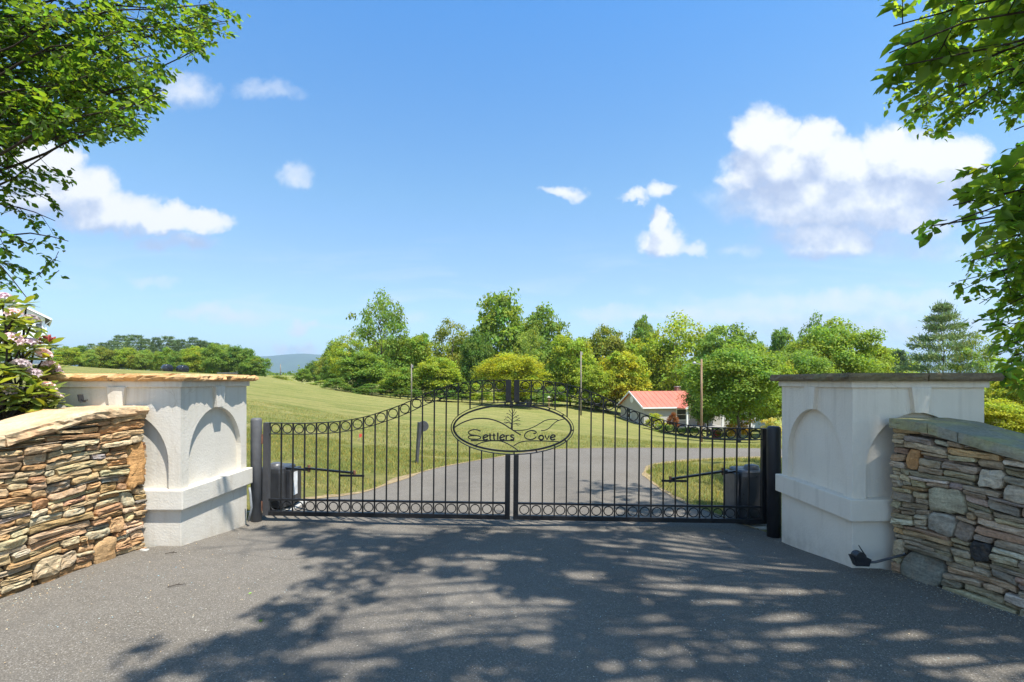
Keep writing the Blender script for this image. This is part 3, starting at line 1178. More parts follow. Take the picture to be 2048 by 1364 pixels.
def wing_wall(path, toptab, flip, mat, palette, capmat, capcuts, label, special, seed, thick=.42, capcol=None):
    """path: plan points from the pillar outwards; toptab: depth of the cap's upper edge below the eye by t along the first stretch"""
    P = [Vector(p) for p in path]
    acc = [0.0]
    for a, b in zip(P, P[1:]):
        acc.append(acc[-1] + (b - a).length)
    L = acc[-1]
    L1 = (P[1] - P[0]).length

    def at(s):
        s = max(0, min(L, s))
        for i in range(len(P) - 1):
            if s <= acc[i + 1] + 1e-9:
                f = (s - acc[i]) / (acc[i + 1] - acc[i])
                # smooth heading across the joints
                d0 = (P[i + 1] - P[i]).normalized()
                dn = (P[min(i + 2, len(P) - 1)] - P[min(i + 1, len(P) - 2)]).normalized()
                d = (d0 * (1 - f * .5) + dn * f * .5).normalized()
                return P[i].lerp(P[i + 1], f), d
        return P[-1], (P[-1] - P[-2]).normalized()

    sgn = -1 if flip else 1

    def Wp(s, z, d):
        p, t = at(s)
        nr = Vector((t.y, -t.x)) * sgn
        # long gentle waves keep the courses from lining up
        zz = z + .010 * math.sin(s * 5.1 + z * 3 + seed) + .006 * math.sin(s * 11.0 - z * 9 + seed * 2)
        ss = s + .012 * math.sin(z * 17 + s * 4 + seed)
        p, t = at(ss) if 0 < ss < L else (p, t)
        return Vector((p.x + nr.x * d, p.y + nr.y * d, zz))

    CT = .068
    ztop = lambda s: EYE - interp(toptab, s / L1)
    root = empty('stone_wall', (P[0].x, P[0].y, 0))
    tag(root, label, 'wall', 'fieldstone wing walls beside the gate')
    o = Vector((P[0].x, P[0].y, 0))
    # core behind the stones
    core = MB()
    ns = 24
    Vc = []
    for i in range(ns + 1):
        s = L * i / ns
        p, t = at(s)
        nr = Vector((t.y, -t.x)) * sgn
        for (d, z) in ((-.02, -.4), (-.02, ztop(s) - CT - .004), (-thick, ztop(s) - CT - .004), (-thick, -.4)):
            Vc.append((p.x + nr.x * d - o.x, p.y + nr.y * d - o.y, z))
    Fc = []
    for i in range(ns):
        for j in range(4):
            Fc.append((i * 4 + j, i * 4 + (j + 1) % 4, (i + 1) * 4 + (j + 1) % 4, (i + 1) * 4 + j))
    Fc.append((0, 1, 2, 3))
    Fc.append(tuple(ns * 4 + j for j in (3, 2, 1, 0)))
    core.add(Vc, Fc)
    core.build('wall_core', M['mortar'], root)
    stones = pack_stones(L, -.17, lambda s: ztop(s) - CT + .006, seed, [q[:4] for q in special])
    r = random.Random(seed + 5)
    pats, wts = zip(*palette)
    made = []
    for i, (s0, s1, za, zb) in enumerate(stones):
        sp = special[i] if i < len(special) else None
        jut = r.uniform(.012, .045) if sp is None else r.uniform(.03, .04)
        me = stone_mesh('stone', o, mat, Wp, s0, s1, za, zb, seed * 1000 + i, jut, sp is not None and 'boulder' in str(sp[-1]))
        if sp is not None and len(sp) > 4:
            c = sp[4]
        else:
            c = r.choices(pats, wts)[0]
            k = r.uniform(.80, 1.2)
            c = tuple(min(.85, q * k * r.uniform(.94, 1.06)) for q in c)
        w0 = Wp((s0 + s1) / 2, (za + zb) / 2, 0)
        px = 1024 + FPX * w0.x / max(w0.y, .1)
        show = (s1 - s0) * (zb - za) / w0.length ** 2 if -60 < px < 2108 else (s1 - s0) * 1e-6
        made.append((-(show if sp is None else 9), len(made), me, c, sp))
    made.sort(key=lambda q: q[:2])
    fill = MB()
    for i, (_, _, me, c, sp) in enumerate(made):
        if i < 290:
            so = link('stone', me, root, c)
            if sp is not None and len(sp) > 5:
                so['label'] = sp[5]
        else:
            fill.add([v.co[:] for v in me.vertices], [tuple(p_.vertices) for p_ in me.polygons])
            bpy.data.meshes.remove(me)
    if fill.v:
        so = fill.build('stone_infill', mat, root, color=palette[0][0])
        so['kind'] = 'stuff'
    # cap slabs
    cuts = [0.0] + [L1 * c for c in capcuts] + [L]
    for i, (a, b) in enumerate(zip(cuts, cuts[1:])):
        V, F = cap_strip(at, a, b, sgn, o, .055, -(thick + .04), ztop, CT, .020 if flip else .006, seed + i)
        MB().add(V, F).build('cap_stone', capmat, root)
    return root


WARM = [((.46, .30, .15), 5), ((.43, .255, .12), 4), ((.49, .355, .205), 6), ((.47, .385, .265), 3.5), ((.37, .325, .26), 1.2), ((.27, .255, .23), .6), ((.42, .25, .14), 2.5), ((.51, .41, .26), 3)]
COOL = [((.46, .37, .235), 5), ((.40, .325, .215), 4.5), ((.52, .43, .29), 4), ((.36, .295, .215), 3), ((.48, .31, .15), 2), ((.58, .50, .37), 1.6), ((.42, .29, .18), 2.4), ((.30, .25, .195), 1.5)]
wing_wall([(-2.99, 4.05), (-3.17, 3.1), (-3.42, 2.45), (-3.95, 1.75)], [(0, .20), (.44, .21), (.71, .273), (1, .335), (1.4, .42), (2.4, .58)], True,
          M['rock_warm'], WARM, M['cap_tan'], (1.0,),
          'sunlit tan and orange fieldstone wall with sandstone cap curving from the cream pillar',
          [(.01, .155, .52, .865, (.50, .28, .115), 'tall upright orange stone beside the pillar ledge'), (.24, .40, -.03, .21, (.50, .32, .16), 'big rounded tan boulder set at the foot of the wall'),
           (.19, .31, .218, .33, (.50, .31, .16))], 11)
wing_wall([(2.83, 3.70), (3.02, 2.95), (3.3, 2.35), (3.8, 1.7)], [(0, .274), (.347, .291), (.587, .3325), (1, .398), (1.5, .49), (2.5, .64)], False,
          M['rock_grey'], COOL, M['cap_green'], (.347, .587, 1.5),
          'shaded grey and brown fieldstone wall with mossy stepped cap beside the shaded pillar',
          [(.08, .35, -.06, .17, (.24, .235, .19), 'large dark rounded boulder low in the wall'), (.245, .48, .475, .64, (.46, .41, .28)), (.26, .42, .33, .47, (.40, .36, .29)),
           (.52, .625, .225, .355, (.06, .058, .056), 'black angular stone'), (.55, .68, .70, .82, (.56, .48, .36)), (.685, .80, .655, .76, (.58, .50, .38)), (.115, .20, .735, .87, (.52, .28, .12))], 23)

# ------------------------------------------------------------------ gate posts
def gate_post(x, y, top, r, mat, label):
    o = empty('gate_post', (x, y, 0))
    tag(o, label, 'post', 'round steel posts that carry the gate')
    pts = [(0, 0, -.5), (0, 0, top - .03), (0, 0, top - .012), (0, 0, top - .003), (0, 0, top)]
    MB().tube(pts, [r, r, r * .93, r * .75, r * .3], 28).build('post_tube', mat, o, smooth=True)
    return o


pl = gate_post(-2.672, 5.225, .985, .054, M['post_sunlit'], 'sunlit round steel gate post beside the cream pillar, rust streaked')
pr = gate_post(2.592, 4.95, .925, .064, M['post_black'], 'black round steel gate post beside the shaded pillar')

# ------------------------------------------------------------------ gate
GX0, GY0, GZ0 = -2.609, 5.25, -.037
GYAW, GROLL, GW = -.0288, .0088, 5.207


def gate_uv(px, py):
    """photo pixel on the gate's plane -> (u along the gate from the left hinge, v above its foot)"""
    k = (px - 1024) / FPX
    # x = GX0 + u, y = GY0 + GYAW*u ; x = k*y
    u = (k * GY0 - GX0) / (1 - k * GYAW)
    y = GY0 + GYAW * u
    z = EYE - (py - HOR) / FPX * y
    return u, z - (GZ0 - GROLL * u)


def gate_world(u, v, d=0.0):
    return Vector((GX0 + u, GY0 + GYAW * u + d, GZ0 - GROLL * u + v))


TOPC = [(529.6, 845), (607, 846), (655, 843.8), (678, 842), (704, 838), (725, 834), (749, 827), (773, 819), (797, 810.6), (820, 800.7), (844, 788.5), (868, 779.5), (892, 771.5), (917.5, 765), (940, 762), (967, 759.8), (1015, 759.6)]
TOPUV = [gate_uv(a, b) for a, b in TOPC]
TOPUV = [(u, v) for (u, v) in TOPUV]
HALF = GW / 2


def topv(u):
    if u > HALF:
        u = GW - u
    return interp(TOPUV, max(u, TOPUV[0][0] + 1e-5))


def topv_s(u):
    return (topv(max(u - .06, 0)) + topv(u) * 2 + topv(min(u + .06, GW)) if abs(u - HALF) > .3 else topv(u) * 4) / 4


IRON = M['iron']
OVAL_C = gate_uv(1022.5, 856.5)
OVAL_A, OVAL_B = .634, .270


def make_ring(name, R0=.051, r=.0055):
    V, F = [], []
    n, k = 18, 5
    for i in range(n):
        a = 2 * math.pi * i / n
        for j in range(k):
            b = 2 * math.pi * j / k
            rr = R0 - r + r * math.cos(b)
            V.append((rr * math.cos(a), r * 1.1 * math.sin(b), rr * math.sin(a)))
    for i in range(n):
        for j in range(k):
            F.append((i * k + j, ((i + 1) % n) * k + j, ((i + 1) % n) * k + (j + 1) % k, i * k + (j + 1) % k))
    return MB().add(V, F).mesh('ring', IRON, True)


RING = make_ring('ring')


def gate_leaf(left):
    u0 = 0.0 if left else GW
    root = empty('gate_leaf', (GX0 + u0, GY0 + GYAW * u0, GZ0 - GROLL * u0))
    root.rotation_euler = (0, GROLL, math.atan(GYAW))
    tag(root, 'left leaf of the black iron gate, hung from the sunlit post' if left else 'right leaf of the black iron gate carrying the oval name plate', 'gate', 'leaves of the double driveway gate')
    q = lambda u, v, d=0.0: Vector((u - u0, d, v))
    sg = 1 if left else -1
    mu = HALF - .016 if left else HALF + .016       # edge of the meeting stile
    a, b = (0.0, mu) if left else (mu, GW)
    # stiles and rails
    hs = a + .03 if left else b - .03
    MB().box(q(hs, (topv(hs) + 0) / 2), (.06, .05, topv(hs))).build('hinge_stile', M['iron_worn'] if left else IRON, root, bevel=.003)
    ms = mu - .026 * sg
    ov_top = OVAL_C[1] + OVAL_B + .004
    ov_bot = OVAL_C[1] - OVAL_B - .004
    MB().box(q(ms, ov_bot / 2), (.052, .05, ov_bot)).build('meeting_stile', IRON, root, bevel=.003)
    MB().box(q(ms, (topv(HALF) + ov_top) / 2), (.056, .05, topv(HALF) - ov_top)).build('meeting_stile', IRON, root, bevel=.003)
    ra, rb = (a + .06, mu - .052) if left else (mu + .052, b - .06)
    MB().box(q((ra + rb) / 2, .0225), (rb - ra, .046, .045)).build('bottom_rail', IRON, root, bevel=.003)
    MB().box(q((ra + rb) / 2, .166), (rb - ra, .03, .020)).build('lower_rail', IRON, root, bevel=.002)
    ns = 40
    us = [ra + (rb - ra) * i / ns for i in range(ns + 1)]
    MB().ribbon([q(u, topv_s(u) - .004) for u in us], .009, .030, (0, 1, 0)).build('top_rail', IRON, root)
    MB().ribbon([q(u, topv_s(u) - .118) for u in us], .008, .022, (0, 1, 0)).build('ring_rail', IRON, root)
    # pickets and rings
    nb = 20
    for i in range(nb):
        uc = ra + (rb - ra) * (i + .5) / nb
        for v in (.1005, topv_s(uc) - .061):
            o = link('ring', RING, root)
            o.location = q(uc, v)
            o.scale = (1.03, 1, 1.0)
        if i == 0:
            continue
        u = ra + (rb - ra) * i / nb
        segs = [(.045, topv_s(u) - .008)]
        e = ((u - OVAL_C[0]) / OVAL_A)
        if abs(e) < 1:
            hv = OVAL_B * math.sqrt(1 - e * e)
            segs = [(.045, OVAL_C[1] - hv + .002), (OVAL_C[1] + hv - .002, topv_s(u) - .008)]
        for (v0, v1) in segs:
            MB().box(q(u, (v0 + v1) / 2), (.0135, .0135, v1 - v0)).build('picket', IRON, root)
    # bracket that takes the opener's arm
    (bu0, bv), (bu1, _) = (gate_uv(679, 951.5), gate_uv(727, 951.5)) if left else (gate_uv(1323, 962), gate_uv(1373, 962))
    MB().box(q((bu0 + bu1) / 2, bv, .014), (bu1 - bu0, .012, .022)).build('arm_bracket', IRON, root)
    # hinges
    for v in (.80, .10):
        h = MB()
        p0 = q(0 if left else GW, v)
        px = pl if left else pr
        target = (px.location - Vector((GX0 + u0, GY0 + GYAW * u0, 0)))
        target = Vector((target.x, target.y, v)) * 1.0
        h.bar(p0, p0.lerp(target, .75 if left else .7), .035, .05, (0, 0, 1))
        h.tube([p0 + Vector((-.012 * sg, -.02, -.05)), p0 + Vector((-.012 * sg, -.02, .05))], .012, 8)
        h.build('hinge', M['rust'] if left else IRON, root)
    return root


gl = gate_leaf(True)
gr = gate_leaf(False)

# oval name plate (belongs to the right leaf)
plate = empty('oval_sign', (0, 0, 0), parent=gr)
plate['label'] = 'oval iron name plate reading Settlers Cove with hills and a bare tree'


def gq(u, v, d=0.0):
    return Vector((u - GW, d, v))


def zq(zx, zy, d=0.0):
    """point on the plate from the enlarged crop of the photo"""
    u, v = gate_uv(880 + zx / 6.827, 740 + zy / 6.827)
    return gq(u, v, d)


NRM = (0, 1, 0)
el = lambda a, b, n=64: [gq(OVAL_C[0] + a * math.cos(2 * math.pi * i / n), OVAL_C[1] + b * math.sin(2 * math.pi * i / n)) for i in range(n + 1)]
MB().ribbon(el(OVAL_A, OVAL_B), .007, .030, NRM).build('outer_oval', IRON, plate)
MB().ribbon(el(OVAL_A - .026, OVAL_B - .031), .018, .020, NRM).build('inner_oval', IRON, plate)
for ang in (72, 52, 33, -3, -28, -45, -66, -88, 90, 97):
    a = R(ang)
    c, s = math.cos(a), math.sin(a)
    MB().bar(gq(OVAL_C[0] + (OVAL_A - .022) * c, OVAL_C[1] + (OVAL_B - .026) * s), gq(OVAL_C[0] + (OVAL_A - .002) * c, OVAL_C[1] + (OVAL_B - .002) * s), .014, .014, NRM).build('spacer', IRON, plate)


def smooth3(pts, m=5):
    P = smooth_path([tuple(p) for p in pts], m)
    return [Vector(p) for p in P]


def stroke(name, zpts, w, parent, sm=True, label=None, d=-.004):
    P = [zq(a, b, d) for a, b in zpts]
    if sm and len(P) > 2:
        P = smooth3(P)
    o = MB().ribbon(P, w, .010, NRM).build(name, IRON, parent)
    return o


stroke('hill_line', [(172, 800), (185, 785), (260, 735), (350, 695), (450, 668), (560, 660), (660, 668), (760, 695), (850, 735), (920, 780), (1000, 830), (1092, 886)], .0125, plate)
stroke('hill_line', [(990, 825), (1080, 825), (1180, 810), (1270, 775), (1350, 730), (1420, 690), (1500, 672), (1570, 675), (1612, 690)], .008, plate)
stroke('hill_line', [(1368, 826), (1430, 818), (1480, 790), (1530, 740), (1580, 700), (1630, 680), (1690, 668)], .008, plate)
stroke('hill_line', [(470, 1030), (490, 1020), (560, 990), (650, 970), (740, 963), (820, 970), (900, 1000), (980, 1045), (1060, 1100)], .0095, plate)
stroke('hill_line', [(995, 1035), (1060, 995), (1130, 975), (1210, 967), (1330, 967), (1450, 970), (1610, 978)], .0095, plate)
stroke('underline', [(410, 963), (1002, 963)], .0115, plate, False)
tr = MB()
tr.ribbon([zq(966, 812), zq(970, 740), zq(974, 650), zq(978, 560), zq(982, 495)], [.024, .017, .013, .009, .004], .010, NRM)
for pts in [[(970, 745), (925, 715), (860, 712)], [(968, 735), (915, 690), (890, 678)], [(925, 715), (880, 728)], [(972, 690), (925, 650), (872, 640)], [(930, 655), (905, 628)], [(974, 640), (935, 605), (893, 590)],
            [(976, 610), (945, 570), (925, 540)], [(980, 570), (960, 530), (955, 505)], [(970, 745), (1020, 728), (1085, 740)], [(1020, 728), (1060, 762)], [(970, 720), (1020, 690), (1075, 655)], [(1030, 685), (1082, 690)],
            [(974, 670), (1010, 640), (1060, 618)], [(976, 640), (1005, 600), (1030, 565)], [(978, 600), (1000, 560), (1010, 520)], [(1010, 640), (1040, 650)], [(893, 660), (860, 680)]]:
    tr.ribbon([zq(a, b, -.002) for a, b in pts], .0055, .008, NRM)
tr.build('tree_emblem', IRON, plate)


def letter_e(x, s=1.0):
    return [(x + 4, 927), (x + 34, 917), (x + 62, 906), (x + 56, 890), (x + 34, 885), (x + 10, 900), (x, 924), (x + 10, 946), (x + 36, 953), (x + 64, 940)]


LET = [('S', [(543, 834), (500, 818), (440, 814), (392, 832), (378, 858), (405, 880), (460, 890), (520, 902), (545, 918), (530, 938), (470, 945), (405, 940), (377, 918), (400, 898), (455, 896)], .0092, True),
       ('e', letter_e(577), .0125, True), ('t', [(672, 866), (672, 940), (688, 951)], .0130, False), ('t', [(725, 866), (725, 940), (741, 951)], .0130, False),
       ('l', [(778, 854), (778, 952)], .0130, False), ('e', letter_e(806), .0125, True), ('r', [(893, 886), (893, 952)], .0130, False),
       ('s', [(998, 892), (975, 885), (955, 895), (962, 912), (985, 922), (998, 937), (982, 951), (952, 947)], .0125, True),
       ('C', [(1262, 868), (1292, 862), (1302, 848), (1280, 832), (1235, 826), (1185, 840), (1152, 870), (1143, 902), (1160, 930), (1200, 946), (1250, 945), (1285, 928), (1303, 908)], .0092, True),
       ('o', [(1370 + 31 * math.cos(k * math.pi / 8), 922 - 30 * math.sin(k * math.pi / 8)) for k in range(17)], .0125, True),
       ('v', [(1421, 892), (1450, 950), (1480, 892)], .0125, False), ('e', letter_e(1496), .0125, True)]
for ch, pts, w, sm in LET:
    P = [zq(a, b, -.005) for a, b in pts]
    if sm:
        P = smooth3(P, 4)
    mb = MB().ribbon(P, w * 1.2, .011, NRM)
    if ch == 't':
        x = pts[0][0]
        mb.ribbon([zq(x - 24, 890, -.0055), zq(x + 24, 890, -.0055)], .009, .010, NRM)
    if ch == 'r':
        mb.ribbon(smooth3([zq(a, b, -.0055) for a, b in ((893, 915), (908, 894), (936, 890))], 4), .0105, .010, NRM)
    mb.build('letter', IRON, plate)

# ------------------------------------------------------------------ gate openers
def opener(x0, x1, y0, y1, ztop, zbot, hub, elbow, tip, label, sticker, left):
    o = empty('gate_opener', ((x0 + x1) / 2, (y0 + y1) / 2, 0))
    tag(o, label, 'gate opener', 'swing arm gate openers behind the gate')
    c = Vector(o.location)
    MB().box((0, 0, zbot + .03 - .15), (x1 - x0 + .12, y1 - y0 + .12, .30)).build('concrete_pad', M['concrete'], o, bevel=.01)
    # housing: tapered cover, wider at foot
    V = []
    wx, wy = (x1 - x0) / 2, (y1 - y0) / 2
    zs = [(zbot + .06, 1.0), (zbot + .10, 1.0), (ztop - .06, .93), (ztop - .015, .88), (ztop, .78)]
    n = 24
    F = []
    for (z, k) in zs:
        for i in range(n):
            a = 2 * math.pi * i / n
            cc, ss = math.cos(a), math.sin(a)
            q = (abs(cc) ** 6 + abs(ss) ** 6) ** (-1 / 6)
            V.append((wx * k * q * cc, wy * k * q * ss, z))
    for li in range(len(zs) - 1):
        for i in range(n):
            F.append((li * n + i, li * n + (i + 1) % n, (li + 1) * n + (i + 1) % n, (li + 1) * n + i))
    F.append(tuple((len(zs) - 1) * n + i for i in range(n)))
    MB().add(V, F).build('housing', M['plastic_dark'], o)
    # lighter ribbed side cover facing the drive
    sx = wx + .012 if left else -wx - .012
    MB().box((sx, 0, (zbot + .07 + ztop - .03) / 2), (.05, wy * 1.5, ztop - zbot - .10)).build('side_cover', M['plastic_grey'] if not left else M['plastic_dark'], o, bevel=.012)
    hubv = Vector(hub) - c
    MB().tube([hubv + Vector((0, 0, -.05)), hubv + Vector((0, 0, .0)), hubv + Vector((0, 0, .04)), hubv + Vector((0, 0, .052))], [.085, .085, .075, .04], 20).build('hub_cover', M['plastic_grey'], o, smooth=True)
    e, t = Vector(elbow) - c, Vector(tip) - c
    MB().bar(hubv + Vector((0, 0, .0)), e, .036, .020).build('arm', IRON, o)
    MB().bar(e + (e - t).normalized() * .05 + Vector((0, 0, .018)), t + Vector((0, 0, .018)), .034, .020).build('arm', IRON, o)
    jb = MB().tube([e + Vector((0, 0, -.02)), e + Vector((0, 0, .055))], .016, 10)
    jb.tube([t + Vector((0, 0, -.02)), t + Vector((0, 0, .045))], .014, 10)
    jb.build('pivot_bolt', M['rust'], o)
    if sticker:
        MB().box((sx + .027, -.02, zbot + .30), (.004, .10, .26)).build('label_sticker', M['sticker'], o)
    return o


p = lambda px, py, y: tuple(PX(px, py, y))
opener(-2.86, -2.52, 5.55, 5.95, .40, Hs(-2.6, 5.8) - .02, p(553, 934, 5.7), p(618, 940, 5.55), (GX0 + gate_uv(706, 946)[0], 5.27, GZ0 + .42), 'dark gate opener box with white sticker behind the left gate leaf', True, True)
opener(2.42, 2.76, 5.30, 5.70, .41, Hs(2.5, 5.5) - .02, p(1503, 938, 5.5), p(1446, 946, 5.4), (GX0 + gate_uv(1342, 957)[0], 5.15, GZ0 - .04 + .42), 'dark gate opener box with pale grey side behind the right gate leaf', False, False)

# small fittings on the pillars
cd = MB().tube([PX(499, 975, 5.0), PX(501, 990, 4.99), PX(503, 1015, 4.99), PX(500, 1030, 5.0), PX(497, 1042, 5.02)], .011, 8)
o = cd.build('conduit', M['conduit'], None, smooth=True)
tag(o, 'short bent grey conduit on the cream pillar below its ledge', 'conduit')


def floodlight():
    base = PX(1722, 1120, 3.62)
    o = empty('flood_light', base)
    tag(o, 'black landscape flood light on a bent conduit at the foot of the grey pillar', 'light')
    o.scale = (.86, .86, .86)
    V, F = [], []
    # trough shaped shade opening up and to the left
    sh = MB()
    sh.add([(-.085, -.04, .035), (.055, -.05, .020), (.050, -.03, -.045), (-.055, -.02, -.045), (-.075, .05, .035), (.055, .05, .020), (.048, .04, -.045), (-.05, .03, -.045)],
           [(0, 1, 2, 3), (1, 5, 6, 2), (5, 4, 7, 6), (4, 0, 3, 7), (3, 2, 6, 7)])
    sh.build('lamp_shade', M['plastic_dark'], o)
    n = 16
    MB().tube([(-.02, -.035, .03), (-.02, .035, .03)], .045, n).build('lamp_housing', M['plastic_dark'], o, smooth=False)
    MB().tube([(.045, 0, -.01), (.035, 0, .04), (.005, 0, .085), (-.02, 0, .125)], [.006, .006, .005, .004], 6).build('wire_stem', M['plastic_dark'], o)
    e = (PX(1812, 1108, 3.62) - base) / .86
    MB().tube([(.05, 0, -.02), Vector((.12, 0, -.018)), e * .75 + Vector((0, 0, -.012)), e], .011, 8).build('conduit_arm', M['plastic_grey'], o, smooth=True)
    MB().tube([e * .93, e * 1.04 + Vector((0, .06, .01))], .017, 10).build('conduit_fitting', M['conduit'], o, smooth=True)


floodlight()


def spotlight():
    b = PX(166, 806, 3.98)
    o = empty('spot_light', b)
    tag(o, 'small dark grey spot light on the stone wall cap before the cream pillar', 'light')
    o.scale = (.75, .75, .75)
    MB().box((0, 0, .012), (.03, .05, .012)).build('base_plate', M['plastic_dark'], o)
    MB().bar((0, 0, .01), (-.012, 0, .045), .010, .014).build('bracket', M['plastic_dark'], o)
    MB().bar((-.018, 0, .02), (-.03, 0, .09), .014, .06, (0, 1, 0)).build('lamp_head', M['plastic_dark'], o)
    MB().bar((.0, 0, .022), (.045, 0, .032), .010, .02, (0, 1, 0)).build('mount_arm', M['plastic_dark'], o)


spotlight()

# driveway marker, flag
mb_ = PX(833, 931, 10.2)
o = empty('driveway_marker', (mb_.x, mb_.y, Hs(mb_.x, mb_.y)))
tag(o, 'dark leaning marker post with a round disc on the lawn beside the driveway', 'marker')
MB().add(*tube_arrays([(0, 0, -.1), (.03, .0, .35), (.075, 0, .84)], [.03, .04, .055], 4)).build('post_board', M['plastic_grey'], o)
n = 20
MB().tube([(.14, -.012, .76), (.14, .012, .76)], .108, n).build('disc', M['plastic_grey'], o)
fb = PX(718, 886, 13.5)
o = empty('marker_flag', (fb.x, fb.y, Hs(fb.x, fb.y)))
tag(o, 'tiny red marker flag on a wire in the lawn', 'flag')
MB().tube([(0, 0, -.05), (.0, 0, .20)], .004, 5).build('wire_stem', M['conduit'], o)
MB().add([(0, 0, .10), (.07, .01, .12), (.085, .0, .20), (.0, .004, .205), (0, .006, .10), (.07, .016, .12), (.085, .006, .20), (.0, .010, .205)], [(0, 1, 2, 3), (7, 6, 5, 4), (0, 3, 7, 4), (1, 5, 6, 2), (3, 2, 6, 7), (0, 4, 5, 1)]).build('flag_cloth', M['flag'], o)


# ------------------------------------------------------------------ buildings
def wall_quad(mb, a, b, z0, z1, t=.0):
    mb.add([(a[0], a[1], z0), (b[0], b[1], z0), (b[0], b[1], z1), (a[0], a[1], z1)], [(0, 1, 2, 3)])


def window(parent, c, ax, nr, w, h, frame_mat):
    """c centre, ax along wall, nr outward (2d vectors)"""
    c = Vector(c)
    ax = Vector((ax[0], ax[1], 0))
    nr = Vector((nr[0], nr[1], 0))
    f = MB()
    t = .09
    Mx = Matrix((ax, nr, Vector((0, 0, 1)))).transposed().to_4x4()
    for (dx, dz, ww, hh) in ((0, h / 2 + t / 2, w + 2 * t, t), (0, -h / 2 - t / 2, w + 2 * t, t), (-w / 2 - t / 2, 0, t, h), (w / 2 + t / 2, 0, t, h), (0, 0, w, .05)):
        f.box(c + ax * dx + Vector((0, 0, dz)) + nr * .03, (ww, .08, hh), M=Mx)
    wo = f.build('window', frame_mat, parent)
    g = MB().box(c + nr * .012, (w, .02, h), M=Mx)
    g.build('pane', M['glass_dark'], wo)
    return wo


